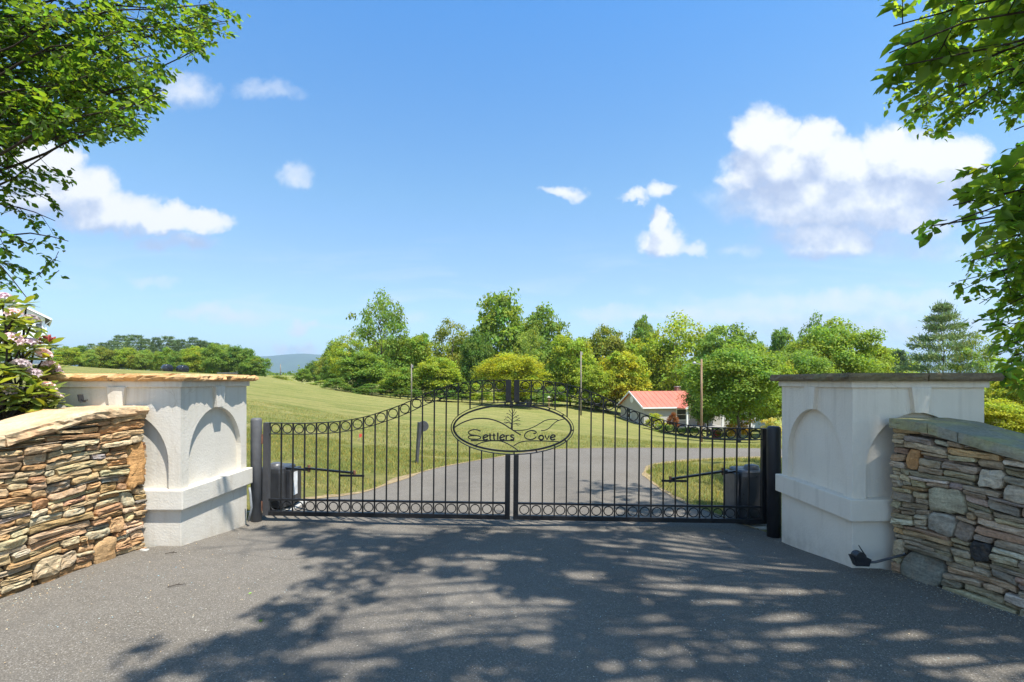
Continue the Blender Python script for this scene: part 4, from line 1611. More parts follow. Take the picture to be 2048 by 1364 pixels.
def red_house():
    th = R(13)
    ax = Vector((math.cos(th), math.sin(th)))       # along the ridge, to the right and away
    nr = Vector((math.sin(th), -math.cos(th)))      # out of the long front
    near = PX(1288, 852, 58)
    g = Hs(near.x, near.y) - .1
    root = empty('house', (near.x, near.y, g), (0, 0, th))
    tag(root, 'low pale grey house with red metal roof beyond the driveway', 'house')
    W, L, e, rise = 6.2, 14.5, 2.35, 1.62
    # local axes: x along ridge, -y outward front
    b = MB()
    for (a, c2) in (((0, 0), (L, 0)), ((L, 0), (L, W)), ((L, W), (0, W)), ((0, W), (0, 0))):
        wall_quad(b, a, c2, -.6, e)
    b.add([(0, 0, e), (0, W, e), (0, W / 2, e + rise)], [(0, 2, 1)])
    b.add([(L, 0, e), (L, W, e), (L, W / 2, e + rise)], [(0, 1, 2)])
    b.build('wall', M['siding_grey'], root)
    fo = MB().box((L / 2, W / 2, -.35), (L + .06, W + .06, .6))
    fo.build('foundation', M['concrete'], root)
    # roof with thickness and overhang, standing seams
    ov, tk = .35, .10
    rf = MB()
    sl = rise / (W / 2)
    for sgn in (-1, 1):
        y_e = W / 2 + sgn * (W / 2 + ov)
        z_e = e - ov * sl
        zr = e + rise
        V = [(-ov, y_e, z_e), (L + ov, y_e, z_e), (L + ov, W / 2, zr), (-ov, W / 2, zr)]
        V += [(x, y, z + tk) for (x, y, z) in V]
        rf.add(V, [(0, 1, 2, 3), (7, 6, 5, 4), (0, 4, 5, 1), (1, 5, 6, 2), (3, 7, 4, 0)])
        for i in range(25):
            x = -ov + .03 + (L + 2 * ov - .06) * i / 24
            rf.bar((x, y_e, z_e + tk + .012), (x, W / 2, zr + tk + .012), .035, .03)
    rf.build('roof', M['roof_red'], root)
    tr_ = MB()
    for x in (-ov - .02, L + ov + .02):
        for sgn in (-1, 1):
            tr_.bar((x, W / 2 + sgn * (W / 2 + ov), e - ov * sl + .03), (x, W / 2, e + rise + .03), .05, .18)
    tr_.box((L / 2, -ov - .01, e - ov * sl + .02), (L + 2 * ov, .05, .16))
    tr_.build('fascia_board', M['white_paint'], root)
    v = MB().tube([(-.03, W / 2, e + .72), (.02, W / 2, e + .72)], .42, 20)
    v.build('gable_vent', M['white_paint'], root)
    ch = MB().box((6.4, W / 2 + .3, e + rise + .2), (.6, .6, .85)).build('chimney', M['brick'], root, bevel=.02)
    MB().box((6.4, W / 2 + .3, e + rise + .64), (.7, .7, .08)).build('chimney_cap', M['concrete'], ch)
    # projecting porch bay with its own gable
    PB = MB()
    px0, px1, pd = 4.3, 9.2, 1.9
    pe, pr_ = 2.25, 1.15
    V = []
    mid = (px0 + px1) / 2
    for (x, z) in ((px0 - .3, pe - .14), (mid, pe + pr_), (px1 + .3, pe - .14)):
        for y in (-pd - .3, W / 2):
            V.append((x, y, z))
            V.append((x, y, z + .1))
    PB.add(V, [(0, 2, 6, 4), (1, 5, 7, 3), (4, 6, 10, 8), (5, 9, 11, 7), (0, 4, 5, 1), (4, 8, 9, 5), (0, 1, 3, 2), (8, 10, 11, 9)])
    PB.build('porch_roof', M['roof_red'], root)
    pg = MB().add([(px0, -pd, pe), (px1, -pd, pe), (mid, -pd, pe + pr_ - .1), (px0, -pd + .12, pe), (px1, -pd + .12, pe), (mid, -pd + .12, pe + pr_ - .1)], [(0, 1, 2), (5, 4, 3), (0, 3, 4, 1)])
    pg.bar((px0 - .3, -pd - .31, pe - .10), (mid, -pd - .31, pe + pr_ + .04), .05, .18)
    pg.bar((px1 + .3, -pd - .31, pe - .10), (mid, -pd - .31, pe + pr_ + .04), .05, .18)
    pg.build('porch_gable', M['white_paint'], root)
    for x in (px0 + .15, mid + .3, px1 - .15):
        MB().box((x, -pd + .1, pe / 2 - .15), (.17, .17, pe + .3)).build('porch_post', M['white_paint'], root)
    pb = MB().box((mid, -pd / 2, -.12), (px1 - px0 + .3, pd + .3, .25)).build('porch_floor', M['concrete'], root)
    window(root, (0, W / 2 + .6, 1.35), (0, -1), (-1, 0), .75, 1.05, M['white_paint'])
    window(root, (5.0, 0, 1.35), (1, 0), (0, -1), 1.6, 1.2, M['white_paint'])
    window(root, (11.5, 0, 1.35), (1, 0), (0, -1), 1.5, 1.2, M['white_paint'])
    d = MB().box((7.4, -.03, 1.02), (.95, .06, 2.05)).build('door', M['pole_brown'], root)
    MB().box((7.05, -.08, 1.0), (.05, .06, .12)).build('handle', M['conduit'], d)
    # bright side wing seen behind the maple
    MB().box((L - 1.2, -1.2, 1.0), (2.6, 2.4, 2.4)).build('side_wing', M['white_paint'], root)
    return root


red_house()


def white_house():
    y = 60.0
    cr = PX(90, 722, y)                      # right front corner at the ground
    root = empty('house', (cr.x, cr.y, cr.z - .4), (0, 0, R(44)))
    tag(root, 'two storey white sided house on the hill behind the rhododendron', 'house')
    W, D, e, rise = 9.0, 9.0, 5.6, 2.55
    b = MB()
    for (a, c) in (((-W, 0), (0, 0)), ((0, 0), (0, D)), ((0, D), (-W, D)), ((-W, D), (-W, 0))):
        wall_quad(b, a, c, -.8, e)
    b.add([(-W, 0, e), (0, 0, e), (-W / 2, 0, e + rise)], [(0, 1, 2)])
    b.add([(-W, D, e), (0, D, e), (-W / 2, D, e + rise)], [(0, 2, 1)])
    b.build('wall', M['siding_white'], root)
    sd = MB()
    for i in range(40):                       # siding laps
        z = .1 + i * .14
        sd.box((-W / 2, -.012, z), (W, .02, .018))
    sd.build('siding_laps', M['siding_white'], root)
    ov, tk = .55, .16
    sl = rise / (W / 2)
    rf = MB()
    for sgn in (-1, 1):
        xe = -W / 2 + sgn * (W / 2 + ov)
        ze = e - ov * sl + .1
        V = [(xe, -ov, ze), (xe, D + ov, ze), (-W / 2, D + ov, e + rise + .1), (-W / 2, -ov, e + rise + .1)]
        V += [(a, b2, c + tk) for (a, b2, c) in V]
        rf.add(V, [(0, 3, 2, 1), (4, 5, 6, 7), (0, 1, 5, 4), (0, 4, 7, 3), (1, 2, 6, 5)])
    rf.build('roof', M['roof_grey'], root)
    t = MB()
    for sgn in (-1, 1):
        t.bar((-W / 2 + sgn * (W / 2 + ov), -ov - .02, e - ov * sl + .12), (-W / 2, -ov - .02, e + rise + .12), .05, .22)
    t.box((ov + .02, D / 2, e - ov * sl + .1), (.14, D + 2 * ov, .14))
    t.tube([(ov, -.1, e - .3), (.10, -.06, e - .75), (.09, -.06, 3.2), (.09, -.06, 0)], .05, 6)
    t.build('gutter', M['white_paint'], root)
    window(root, (-.55, 0, 4.2), (1, 0), (0, -1), .55, 1.3, M['white_paint'])
    window(root, (-3.2, 0, 4.2), (1, 0), (0, -1), 1.0, 1.3, M['white_paint'])
    window(root, (-.75, 0, 2.9), (1, 0), (0, -1), .6, .7, M['white_paint'])
    pr2 = MB().box((-W / 2, -1.0, 2.35), (W + .4, 2.2, .22)).build('porch_roof', M['white_paint'], root)
    for x in (0.05, -1.5, -4.5, -8.0):
        MB().box((x, -1.9, 1.1), (.2, .2, 2.3)).build('porch_post', M['white_paint'], root)
    MB().box((-W / 2, -1.0, -.25), (W + .3, 2.2, .5)).build('porch_floor', M['concrete'], root)
    return root


white_house()

# small open shed and two black wrapped hay bales at the far edge of the pasture
sh = PX(455, 752, 118)
o = empty('shed', (sh.x, sh.y, Hs(sh.x, sh.y)))
tag(o, 'low dark open shed at the foot of the far tree line', 'shed')
MB().box((0, 0, 1.9), (3.2, 3, .25)).build('roof', M['roof_grey'], o)
for x in (-1.4, 0, 1.4):
    for yy in (-1.3, 1.3):
        MB().box((x, yy, .9), (.16, .16, 1.9)).build('post', M['pole_brown'], o)
MB().box((0, 1.35, 1.0), (2.8, .1, 1.6)).build('back_wall', M['pole_brown'], o)


def bale(px, py, y, rz, label):
    b = PX(px, py, y)
    o = empty('hay_bale', (b.x, b.y, Hs(b.x, b.y)), (0, 0, rz))
    tag(o, label, 'hay bale', 'black wrapped hay bales on the pasture')
    MB().tube([(0, -.62, .68), (0, -.58, .68), (0, .58, .68), (0, .62, .68)], [.62, .70, .70, .62], 20).build('plastic_wrap', M['bale_black'], o, smooth=True)


bale(334, 748, 82, R(60), 'black wrapped hay bale nearer the white house, just above the sandstone cap')
bale(365, 749, 82, R(75), 'black wrapped hay bale nearer the open shed, just above the sandstone cap')

# mower and bird house under the trees
mw = PX(1046, 806, 64)
o = empty('lawn_mower', (mw.x, mw.y, Hs(mw.x, mw.y)), (0, 0, R(10)))
tag(o, 'dark riding mower parked beneath the low yellow-green tree', 'mower')
MB().box((.5, 0, .65), (.9, .6, .5)).build('hood', M['plastic_dark'], o, bevel=.06)
MB().box((-.3, 0, .42), (1.0, .8, .3)).build('deck', M['plastic_dark'], o, bevel=.05)
MB().box((-.5, 0, .78), (.5, .5, .1)).build('seat', M['plastic_dark'], o, bevel=.03)
MB().box((-.75, 0, .98), (.1, .5, .45)).build('backrest', M['plastic_dark'], o, bevel=.03)
for sx, rr in ((.7, .2), (-.5, .28)):
    for sy in (-.42, .42):
        MB().tube([(sx, sy - .08, rr), (sx, sy + .08, rr)], rr, 14).build('wheel', M['plastic_dark'], o)
MB().tube([(0.1, 0, .6), (-.1, 0, 1.0)], .02, 6).build('steering_column', M['plastic_dark'], o)
bh = PX(1098, 812, 62)
o = empty('bird_house', (bh.x, bh.y, Hs(bh.x, bh.y)))
tag(o, 'small white roofed bird house on a wooden post before the trees', 'bird house')
MB().box((0, 0, .55), (.1, .1, 1.3)).build('post', M['pole_brown'], o)
MB().box((0, 0, 1.3), (.28, .28, .3)).build('nest_box', M['pole_brown'], o)
MB().add([(-.22, -.2, 1.45), (.22, -.2, 1.45), (0, -.2, 1.65), (-.22, .2, 1.45), (.22, .2, 1.45), (0, .2, 1.65)], [(0, 1, 2), (5, 4, 3), (0, 2, 5, 3), (2, 1, 4, 5), (1, 0, 3, 4)]).build('roof', M['white_paint'], o)
rp = PX(1432, 872, 47)
o = empty('planter', (rp.x, rp.y, Hs(rp.x, rp.y)))
tag(o, 'red plastic planter on the lawn before the grey house', 'planter')
MB().tube([(0, 0, 0), (0, 0, .7)], [.32, .48], 16).build('pot', M['red_plastic'], o)
MB().tube([(0, 0, .66), (0, 0, .76)], [.52, .52], 16).build('rim', M['red_plastic'], o)


def utility_pole(px, top, base, y, r, mat, label, light=False):
    b = PX(px, base, y)
    g = Hs(b.x, b.y)
    tz = PX(px, top, y).z
    o = empty('utility_pole', (b.x, b.y, g))
    tag(o, label, 'utility pole', 'wooden poles beyond the gate')
    MB().tube([(0, 0, -.4), (0, 0, (tz - g) * .5), (0, 0, tz - g)], [r, r * .88, r * .72], 10).build('pole', mat, o, smooth=True)
    if light:
        MB().bar((0, 0, tz - g - .35), (-.45, -.05, tz - g - .2), .035, .035).build('lamp_arm', M['conduit'], o)
        MB().tube([(-.45, -.05, tz - g - .15), (-.45, -.05, tz - g - .25), (-.45, -.05, tz - g - .31)], [.05, .12, .09], 10).build('lamp_head', M['conduit'], o)
    else:
        MB().box((.12, 0, tz - g - .25), (.14, .14, .3)).build('bracket', M['conduit'], o)


utility_pole(823, 728, 797, 56, .085, M['pole_wood'], 'thin grey pole by the shrubs at the left end of the tree belt')
utility_pole(1162, 703, 813, 58, .10, M['pole_wood'], 'grey pole before the trees left of the red roofed house')
utility_pole(1403, 718, 881, 30, .075, M['pole_brown'], 'brown wooden pole with lamp arm between the red roofed house and its maple', True)
utility_pole(561, 728, 752, 250, .25, M['pole_wood'], 'far pale pole in the distant field below the mountain')

# ------------------------------------------------------------------ distant mountains
def ridge(name, pts, y, seed, label):
    P = []
    pts = [PX(a, b, y) for a, b in pts]
    xs = [p.x for p in pts]
    zs = [p.z for p in pts]
    n = 160
    X = np.linspace(xs[0], xs[-1], n)
    Z = np.interp(X, xs, zs)
    Z = Z + np.array([mnoise.fractal(Vector((x / 500, seed, 0)), 1, 2, 5) for x in X]) * 18
    rows = []
    m = 14
    for j in range(m):
        f = j / (m - 1)
        d = (1 - f) * -2200
        zz = -10 + (Z + 10) * (f ** 1.2) + np.array([mnoise.fractal(Vector((x / 350, f * 3, seed)), 1, 2, 4) for x in X]) * 40 * math.sin(f * math.pi)
        rows.append(np.column_stack([X, np.full(n, y + d), zz]))
    rows.append(np.column_stack([X, np.full(n, y + 1500), np.full(n, -10)]))
    A = np.stack(rows)
    m += 1
    idx = (np.arange(m - 1)[:, None] * n + np.arange(n - 1)[None]).ravel()
    o = link(name, np_mesh(name, A.reshape(-1, 3), np.stack([idx, idx + 1, idx + n + 1, idx + n], 1), M['mountain'], smooth=True))
    tag(o, label, kind='structure')


ridge('mountain_ridge', [(-900, 735), (-300, 722), (100, 730), (380, 722), (480, 714), (540, 712), (600, 707), (640, 709), (720, 716), (850, 728), (1000, 738)], 7000, 1, 'long blue forested mountain ridge on the horizon')
ridge('mountain_ridge', [(1200, 745), (1500, 735), (1700, 720), (1780, 702), (1795, 698), (1830, 706), (1950, 718), (2200, 712), (2700, 730)], 7600, 5, 'blue mountain top beside the tall pine')


# ------------------------------------------------------------------ background trees
def crown_mesh(name, n_clump, per, leaf, mat, shape='round', seed=0, gap=.0, flat=.8):
    """crown in a unit box: z 0..1, radius up to .5"""
    g = np.random.default_rng(seed)
    C, Rr = [], []
    tries = 0
    while len(C) < n_clump and tries < 9000:
        tries += 1
        p = g.uniform(-1, 1, 3)
        if shape == 'round':
            ok = (p ** 2).sum() < 1 and (p ** 2).sum() > .22
        elif shape == 'tall':
            rr = 1.0 - .45 * abs(p[2] + .1) ** 1.6
            ok = math.hypot(p[0], p[1]) < rr and math.hypot(p[0], p[1]) > .35 * rr
        elif shape == 'oval':
            rr = math.sqrt(max(0, 1 - ((p[2] + .15) / 1.15) ** 2))
            ok = math.hypot(p[0], p[1]) < rr and (math.hypot(p[0], p[1]) > .45 * rr or p[2] > .6)
        else:  # shrub: half dome
            ok = p[0] ** 2 + p[1] ** 2 + ((p[2] + 1) / 2) ** 2 < 1 and p[0] ** 2 + p[1] ** 2 + ((p[2] + 1) / 2) ** 2 > .3
        if not ok:
            continue
        nzv = mnoise.noise(Vector((p[0] * 1.7 + seed, p[1] * 1.7, p[2] * 1.7)))
        if nzv < -.42 + gap:
            continue
        C.append(p * np.array([.44, .44, .45]) * (1 + .42 * nzv))
        Rr.append(g.uniform(.07, .135) * (1.25 if shape == 'shrub' else 1))
    C = np.array(C)
    Rr = np.array(Rr)
    lo, hi = C.min(0) - .07, C.max(0) + .07
    C = (C - (lo + hi) / 2) / (hi - lo) * (1 - .0)
    C[:, 2] *= .97
    n = len(C)
    d = g.normal(size=(n * per, 3))
    d /= np.linalg.norm(d, axis=1, keepdims=True)
    d[:, 2] = np.where(d[:, 2] < -.3, -d[:, 2], d[:, 2])
    rad = g.uniform(.45, 1.12, (n * per, 1))
    ci = np.repeat(np.arange(n), per)
    pos = C[ci] + d * Rr[ci][:, None] * rad * np.array([1.15, 1.15, flat])
    nrm = d * .7 + g.normal(size=d.shape) * .55 + np.array([0, 0, .55])
    axis = np.cross(nrm, g.normal(size=d.shape))
    rot = frames(axis, nrm)
    sz = leaf * g.uniform(.6, 1.5, n * per)
    V, F = scatter(DIAM_V, DIAM_F, pos + np.array([0, 0, .5]), rot, sz)
    ct = g.uniform(.82, 1.2, n)
    b = (ct[ci] * g.uniform(.7, 1.3, n * per))[:, None] * np.ones(3)
    hue = g.normal(0, .10, n)[ci] + g.normal(0, .06, n * per)
    b[:, 0] *= 1 + hue
    b[:, 2] *= 1 - hue
    return np_mesh(name, V, F, mat, np.repeat(np.clip(b, .2, 2), 4, axis=0))


def pine_mesh(name, seed, tiers=11, base=.18, tuft=70, spread=.5, blade=.05, top_round=False):
    g = np.random.default_rng(seed)
    pos, dirs = [], []
    for t in range(tiers):
        f = t / (tiers - 1)
        z = base + (1 - base) * (f ** .92) * .97
        r = spread * (1 - f) ** .75 + .05
        if top_round:
            r = spread * math.sqrt(max(.06, 1 - (2 * f - .75) ** 2 * .55))
        nb = int(6 + 4 * (1 - f))
        a0 = g.uniform(0, 6.28)
        for k in range(nb):
            a = a0 + k * 6.283 / nb + g.uniform(-.3, .3)
            L = r * g.uniform(.55, 1.1)
            m = tuft
            s = g.uniform(.25, 1.0, m) ** .7
            wob = g.normal(0, .026, (m, 3)) * (1 - .3 * s)[:, None] * np.array([1, 1, .5])
            lift = g.uniform(.0, .16)
            x = np.cos(a) * L * s
            y = np.sin(a) * L * s
            zz = z + lift * L * s * s + g.normal(0, .010, m) - .05 * s * (1 - f)
            side = g.normal(0, .055, m) * s
            P = np.column_stack([x - np.sin(a) * side, y + np.cos(a) * side, zz]) + wob
            D = np.column_stack([np.full(m, np.cos(a)), np.full(m, np.sin(a)), np.full(m, .55)]) + g.normal(0, .75, (m, 3))
            pos.append(P)
            dirs.append(D)
    pos = np.concatenate(pos)
    dirs = np.concatenate(dirs)
    n = len(pos)
    rot = frames(dirs, g.normal(size=(n, 3)) + np.array([0, 0, .8]))
    V, F = scatter(DIAM_V * np.array([1, .34, 1]), DIAM_F, pos, rot, blade * g.uniform(.6, 1.3, n))
    b = g.uniform(.65, 1.4, n)[:, None] * np.ones(3)
    b[:, 0] *= 1 + g.normal(.05, .12, n)
    return np_mesh(name, V, F, M['needle'], np.repeat(b, 4, axis=0))


def trunk_mesh(name, limbs=7, seed=0, hmax=.82, r0=.022, bare=.25, spread=.36):
    g = random.Random(seed)
    mb = MB()
    pts = [(0, 0, -.03)]
    for i in range(1, 7):
        pts.append((g.uniform(-.015, .015) * i * .5, g.uniform(-.015, .015) * i * .5, hmax * i / 6))
    mb.tube(pts, [r0 * (1.25 if i == 0 else 1 - i / 7.5) for i in range(7)], 7)
    for k in range(limbs):
        f = bare + (hmax - bare) * (k + .3) / limbs
        i = min(int(f / hmax * 6), 5)
        p0 = Vector(pts[i]).lerp(Vector(pts[i + 1]), f / hmax * 6 - i)
        a = g.uniform(0, 6.28)
        L = spread * g.uniform(.6, 1.0) * (1 - .5 * f)
        up = g.uniform(.5, 1.0)
        p1 = p0 + Vector((math.cos(a), math.sin(a), up * .7)) * L * .5
        p2 = p0 + Vector((math.cos(a), math.sin(a), up)) * L
        rr = r0 * .45 * (1 - f * .6)
        mb.tube([p0, p1, p2], [rr, rr * .7, rr * .25], 5)
    return mb.mesh(name, M['bark_far'], True)


CR = {
    'round': [crown_mesh('crown', 170, 85, .036, M['leaf_far'], 'round', s) for s in (1, 2, 3)],
    'oval': [crown_mesh('crown', 160, 85, .036, M['leaf_far'], 'oval', s) for s in (11, 12, 13)],
    'tall': [crown_mesh('crown', 150, 80, .036, M['leaf_far'], 'tall', s) for s in (21, 22)],
    'airy': [crown_mesh('crown', 95, 60, .031, M['leaf_far'], 'oval', s, .12) for s in (31, 32)],
    'fine': [crown_mesh('crown', 260, 120, .024, M['leaf_far'], 'round', s) for s in (41, 42)],
    'shrub': [crown_mesh('crown', 60, 60, .055, M['leaf_far'], 'shrub', s) for s in (51, 52, 53)],
}
PINE = {
    'pine': [pine_mesh('crown', s) for s in (1,)],
    'pine_round': [pine_mesh('crown', s, 9, .25, 70, .36, .055, True) for s in (3, 4)],
    'pine_big': [pine_mesh('crown', 8, 11, .12, 190, .62, .040)],
}
TR = [trunk_mesh('trunk', 8, s) for s in (1, 2)]
TRP = [trunk_mesh('trunk', 14, 5, .95, .016, .12, .30)]

TREE_N = [0]


def tree(px, top, base, wpx, y, kind, colr, label, group='trees beyond the field', name='tree', sink=0.0, bare=.12):
    i = TREE_N[0]
    TREE_N[0] += 1
    b = PX(px, base, y)
    g = Hs(b.x, b.y)
    zt = PX(px, top, y).z
    h = max(zt - g, .5)
    w = wpx / FPX * y
    root = empty(name, (b.x, b.y, g - sink), (0, 0, (i * 2.399) % 6.283))
    tag(root, label, 'shrub' if name == 'shrub' else 'tree', group)
    if kind in PINE:
        c = link('crown', PINE[kind][i % len(PINE[kind])], root, colr)
        c.scale = (w, w, h)
        t = link('trunk', TRP[0], root)
        t.scale = (h * .55, h * .55, h)
    else:
        k = CR[kind]
        c = link('crown', k[i % len(k)], root, colr)
        c.location = (0, 0, h * bare)
        c.scale = (w * 1.06, w * 1.06, h * (1 - bare) * 1.03)
        t = link('trunk', TR[i % 2], root)
        t.scale = (max(w * .8, h * .6),) * 2 + (h * .97,)
    return root


BR = (1.15, 1.12, .9); YG = (1.75, 1.35, .7); LY = (1.45, 1.28, .8); DK = (.72, .82, .85); OL = (1.2, .98, .9); MD = (.95, 1.0, .95); PL = (1.35, 1.25, 1.35)
T = [
    # centre belt
    (762, 583, 792, 108, 78, 'airy', MD, 'tall open airy tree standing above the left end of the belt'),
    (700, 668, 792, 82, 74, 'airy', LY, 'loose leaning tree just left of the tall airy tree'),
    (668, 712, 790, 50, 80, 'oval', DK, 'small dark tree at the left tip of the belt before the mountain'),
    (735, 705, 796, 100, 70, 'round', MD, 'leafy tree at the foot of the tall airy tree'),
    (828, 668, 798, 92, 80, 'round', BR, 'round green tree between the tall airy tree and the thin brownish one'),
    (905, 640, 798, 100, 88, 'airy', OL, 'thin brownish green tree left of the dark column tree'),
    (952, 662, 800, 62, 78, 'tall', DK, 'dark green column tree left of the tallest round tree'),
    (1008, 594, 800, 124, 86, 'oval', BR, 'tallest dense round tree in the middle of the belt'),
    (1088, 616, 802, 112, 90, 'oval', MD, 'tall tree just right of the tallest round tree'),
    (1062, 655, 802, 70, 76, 'airy', PL, 'half bare greyish tree before the two tallest trees'),
    (1022, 708, 812, 132, 60, 'fine', YG, 'low wide yellow-green tree behind the middle of the gate'),
    (880, 715, 800, 90, 68, 'round', LY, 'light green bushy tree behind the rising part of the left gate leaf'),
    (800, 735, 800, 70, 66, 'round', BR, 'low bright tree behind the thin grey pole'),
    (1140, 672, 812, 96, 72, 'round', LY, 'yellowish green tree beside the grey pole left of the house'),
    (1212, 654, 815, 84, 92, 'round', OL, 'olive brown topped tree beyond the red roofed house'),
    (1283, 632, 820, 66, 96, 'oval', MD, 'slim oval tree rising behind the belt left of the spreading tree'),
    (1245, 705, 830, 100, 68, 'round', YG, 'bright yellow-green tree directly left of the red roofed house'),
    (1188, 730, 822, 70, 66, 'round', LY, 'low bushy tree between the grey pole and the house'),
    (1352, 629, 830, 150, 80, 'airy', LY, 'broad spreading light green tree behind the red roofed house'),
    (1320, 680, 830, 100, 84, 'round', LY, 'light green tree filling the belt behind the house chimney'),
    (1448, 652, 840, 128, 74, 'round', MD, 'dome shaped green tree behind the front maple'),
    (1566, 655, 850, 66, 84, 'oval', MD, 'small round headed tree between the two maples'),
    (1632, 630, 850, 72, 92, 'airy', DK, 'thin topped tree peeking above the bright maple'),
    (1682, 640, 850, 168, 54, 'fine', BR, 'bright green wide maple above the shaded pillar'),
    (1600, 702, 860, 130, 50, 'fine', MD, 'green tree left of the bright maple behind the pillar'),
    (1540, 715, 870, 90, 48, 'round', LY, 'light green tree squeezed beside the front maple'),
    (1500, 700, 868, 120, 44, 'round', BR, 'leafy tree over the right end of the grey house'),
    (1750, 690, 860, 76, 60, 'round', LY, 'pale leafy tree right of the bright maple'),
    (1800, 705, 860, 80, 66, 'pine', DK, 'small dusky pine left of the big pine'),
    (1960, 672, 860, 90, 48, 'airy', PL, 'pale thin tree right of the big pine'),
    (2040, 735, 880, 120, 34, 'round', YG, 'yellow-green tree half hidden by the foreground leaves'),
    (2010, 800, 900, 140, 22, 'fine', YG, 'yellow-green bush tree behind the end of the shaded pillar'),
    (1830, 745, 880, 110, 44, 'round', PL, 'pale green tree at the foot of the big pine'),
    (1900, 770, 880, 120, 36, 'round', LY, 'light green tree behind the right half of the pillar cap'),
    # dark clump left of the belt
    (650, 715, 784, 40, 100, 'oval', OL, 'brownish small tree in the dark clump before the mountain'),
    (632, 722, 780, 40, 112, 'round', DK, 'dark round tree of the clump right of the distant field'),
    (665, 735, 786, 60, 95, 'round', DK, 'dark spreading tree at the edge of the clump by the green slope'),
    (604, 738, 776, 34, 92, 'oval', MD, 'single light green tree at the edge of the distant field'),
]
for t in T:
    tree(*t)
tree(1885, 612, 880, 150, 50, 'pine_big', (2.1, 1.9, 1.5), 'big blue-green pine rising behind the shaded pillar')
# the maple before the house
tree(1478, 690, 893, 185, 36, 'fine', MD, 'full green maple standing before the grey house', bare=.2)
tree(1415, 715, 868, 90, 46, 'fine', DK, 'dark green tree covering the middle of the red roof', bare=.12)

ORD = ['first', 'second', 'third', 'fourth', 'fifth', 'sixth', 'seventh', 'eighth', 'ninth', 'tenth', 'eleventh', 'twelfth', 'thirteenth', 'fourteenth', 'fifteenth', 'sixteenth', 'seventeenth', 'eighteenth', 'nineteenth', 'twentieth',
       'twenty-first', 'twenty-second', 'twenty-third', 'twenty-fourth', 'twenty-fifth', 'twenty-sixth', 'twenty-seventh', 'twenty-eighth', 'twenty-ninth', 'thirtieth']
r = random.Random(31)
fill = sorted(r.uniform(665, 1790) for _ in range(26))
for i_, px in enumerate(fill):
    base = 790 + max(0, px - 672) * .06
    tree(px, r.uniform(676, 722), base, r.uniform(70, 110), r.uniform(92, 108), r.choice(('round', 'oval', 'round', 'tall')), r.choice((MD, LY, BR, OL, YG, LY)), f'{ORD[i_]} tree from the left in the back row of the belt', 'back row of the tree belt')
# undergrowth along the foot of the belt
r = random.Random(3)
k = 0
for px in list(range(672, 1240, 36)):
    y = 68 + r.uniform(-5, 4)
    base = 790 + (px - 672) * .055
    tree(px, base - r.uniform(22, 42), base + 6, r.uniform(44, 66), y, 'shrub', r.choice((MD, LY, BR, DK)), None, 'shrubs along the foot of the tree belt', 'shrub')
    k += 1
shr = sorted([o for o in bpy.data.objects if o.name.startswith('shrub') and o.type == 'EMPTY'], key=lambda o: o.location.x / o.location.y)
for i, o in enumerate(shr):
    o['label'] = f'{ORD[i]} shrub from the left along the foot of the tree belt'
for (px, top, base, w, y, c, lab) in [(560, 752, 774, 52, 118, OL, 'rounded olive shrub at the edge of the distant field'), (640, 760, 786, 46, 88, PL, 'pale green shrub on the slope beside the dark clump'),
                                      (1311, 828, 858, 42, 52, YG, 'yellow-green shrub beside the corner of the grey house'), (1346, 826, 860, 24, 53, (1.3, .35, .6), 'burgundy shrub before the porch of the grey house'),
                                      (1479, 833, 868, 50, 44, (2.6, 1.25, .7), 'orange-yellow shrub under the front maple'), (1335, 850, 870, 50, 50, BR, 'low green shrub nearest the yellow-green corner shrub'),
                                      (1380, 854, 874, 52, 49, BR, 'low green shrub beside the brown pole'), (1440, 856, 876, 40, 47, LY, 'low light green shrub behind the red planter'),
                                      (1546, 838, 878, 40, 38, (2.6, 1.7, 2.8), 'pale pinkish shrub behind the black gate post')]:
    tree(px, top, base, w, y, 'shrub', c, lab, None, 'shrub')

# tree line on the far left
r = random.Random(12)
left = []
for px in range(95, 520, 20):
    f = (px - 95) / 425
    top = 714 - 16 * math.sin(f * 3.0) + r.uniform(-16, 10)
    left.append((px + r.uniform(-6, 6), top, 757, r.uniform(28, 56), 122 + r.uniform(-6, 8), r.choice(('round', 'oval', 'round')), r.choice((BR, LY, MD, OL, PL, DK, MD)), 'tree'))
for (px, top, w) in [(105, 694, 26), (132, 697, 16), (163, 696, 16), (183, 692, 18), (207, 690, 30), (243, 676, 34), (272, 675, 40), (312, 680, 24), (335, 678, 32), (362, 684, 26), (385, 680, 26), (292, 683, 30), (225, 686, 26), (402, 686, 30), (350, 686, 30), (467, 704, 24), (430, 692, 28), (418, 690, 40), (445, 696, 34), (486, 703, 22)]:
    left.append((px, top, 757, w, 140 + r.uniform(-4, 6), 'pine_round', r.choice(((1.5, 1.45, 1.2), (1.2, 1.2, 1.05), (1.35, 1.35, 1.2))), 'pine'))
left.sort()
np_, nt_ = 0, 0
for (px, top, base, w, y, kind, c, kd) in left:
    if kd == 'pine':
        lab = f'{ORD[np_]} dark pine from the left in the far tree line'
        np_ += 1
        tree(px, top - 3, base, w * 2.0, y, kind, c, lab, 'pines of the far tree line', 'pine_tree')
    else:
        lab = f'{ORD[nt_]} leafy tree from the left in the far tree line'
        nt_ += 1
        tree(px, top, base, w, y, kind, c, lab, 'leafy trees of the far tree line', 'tree')

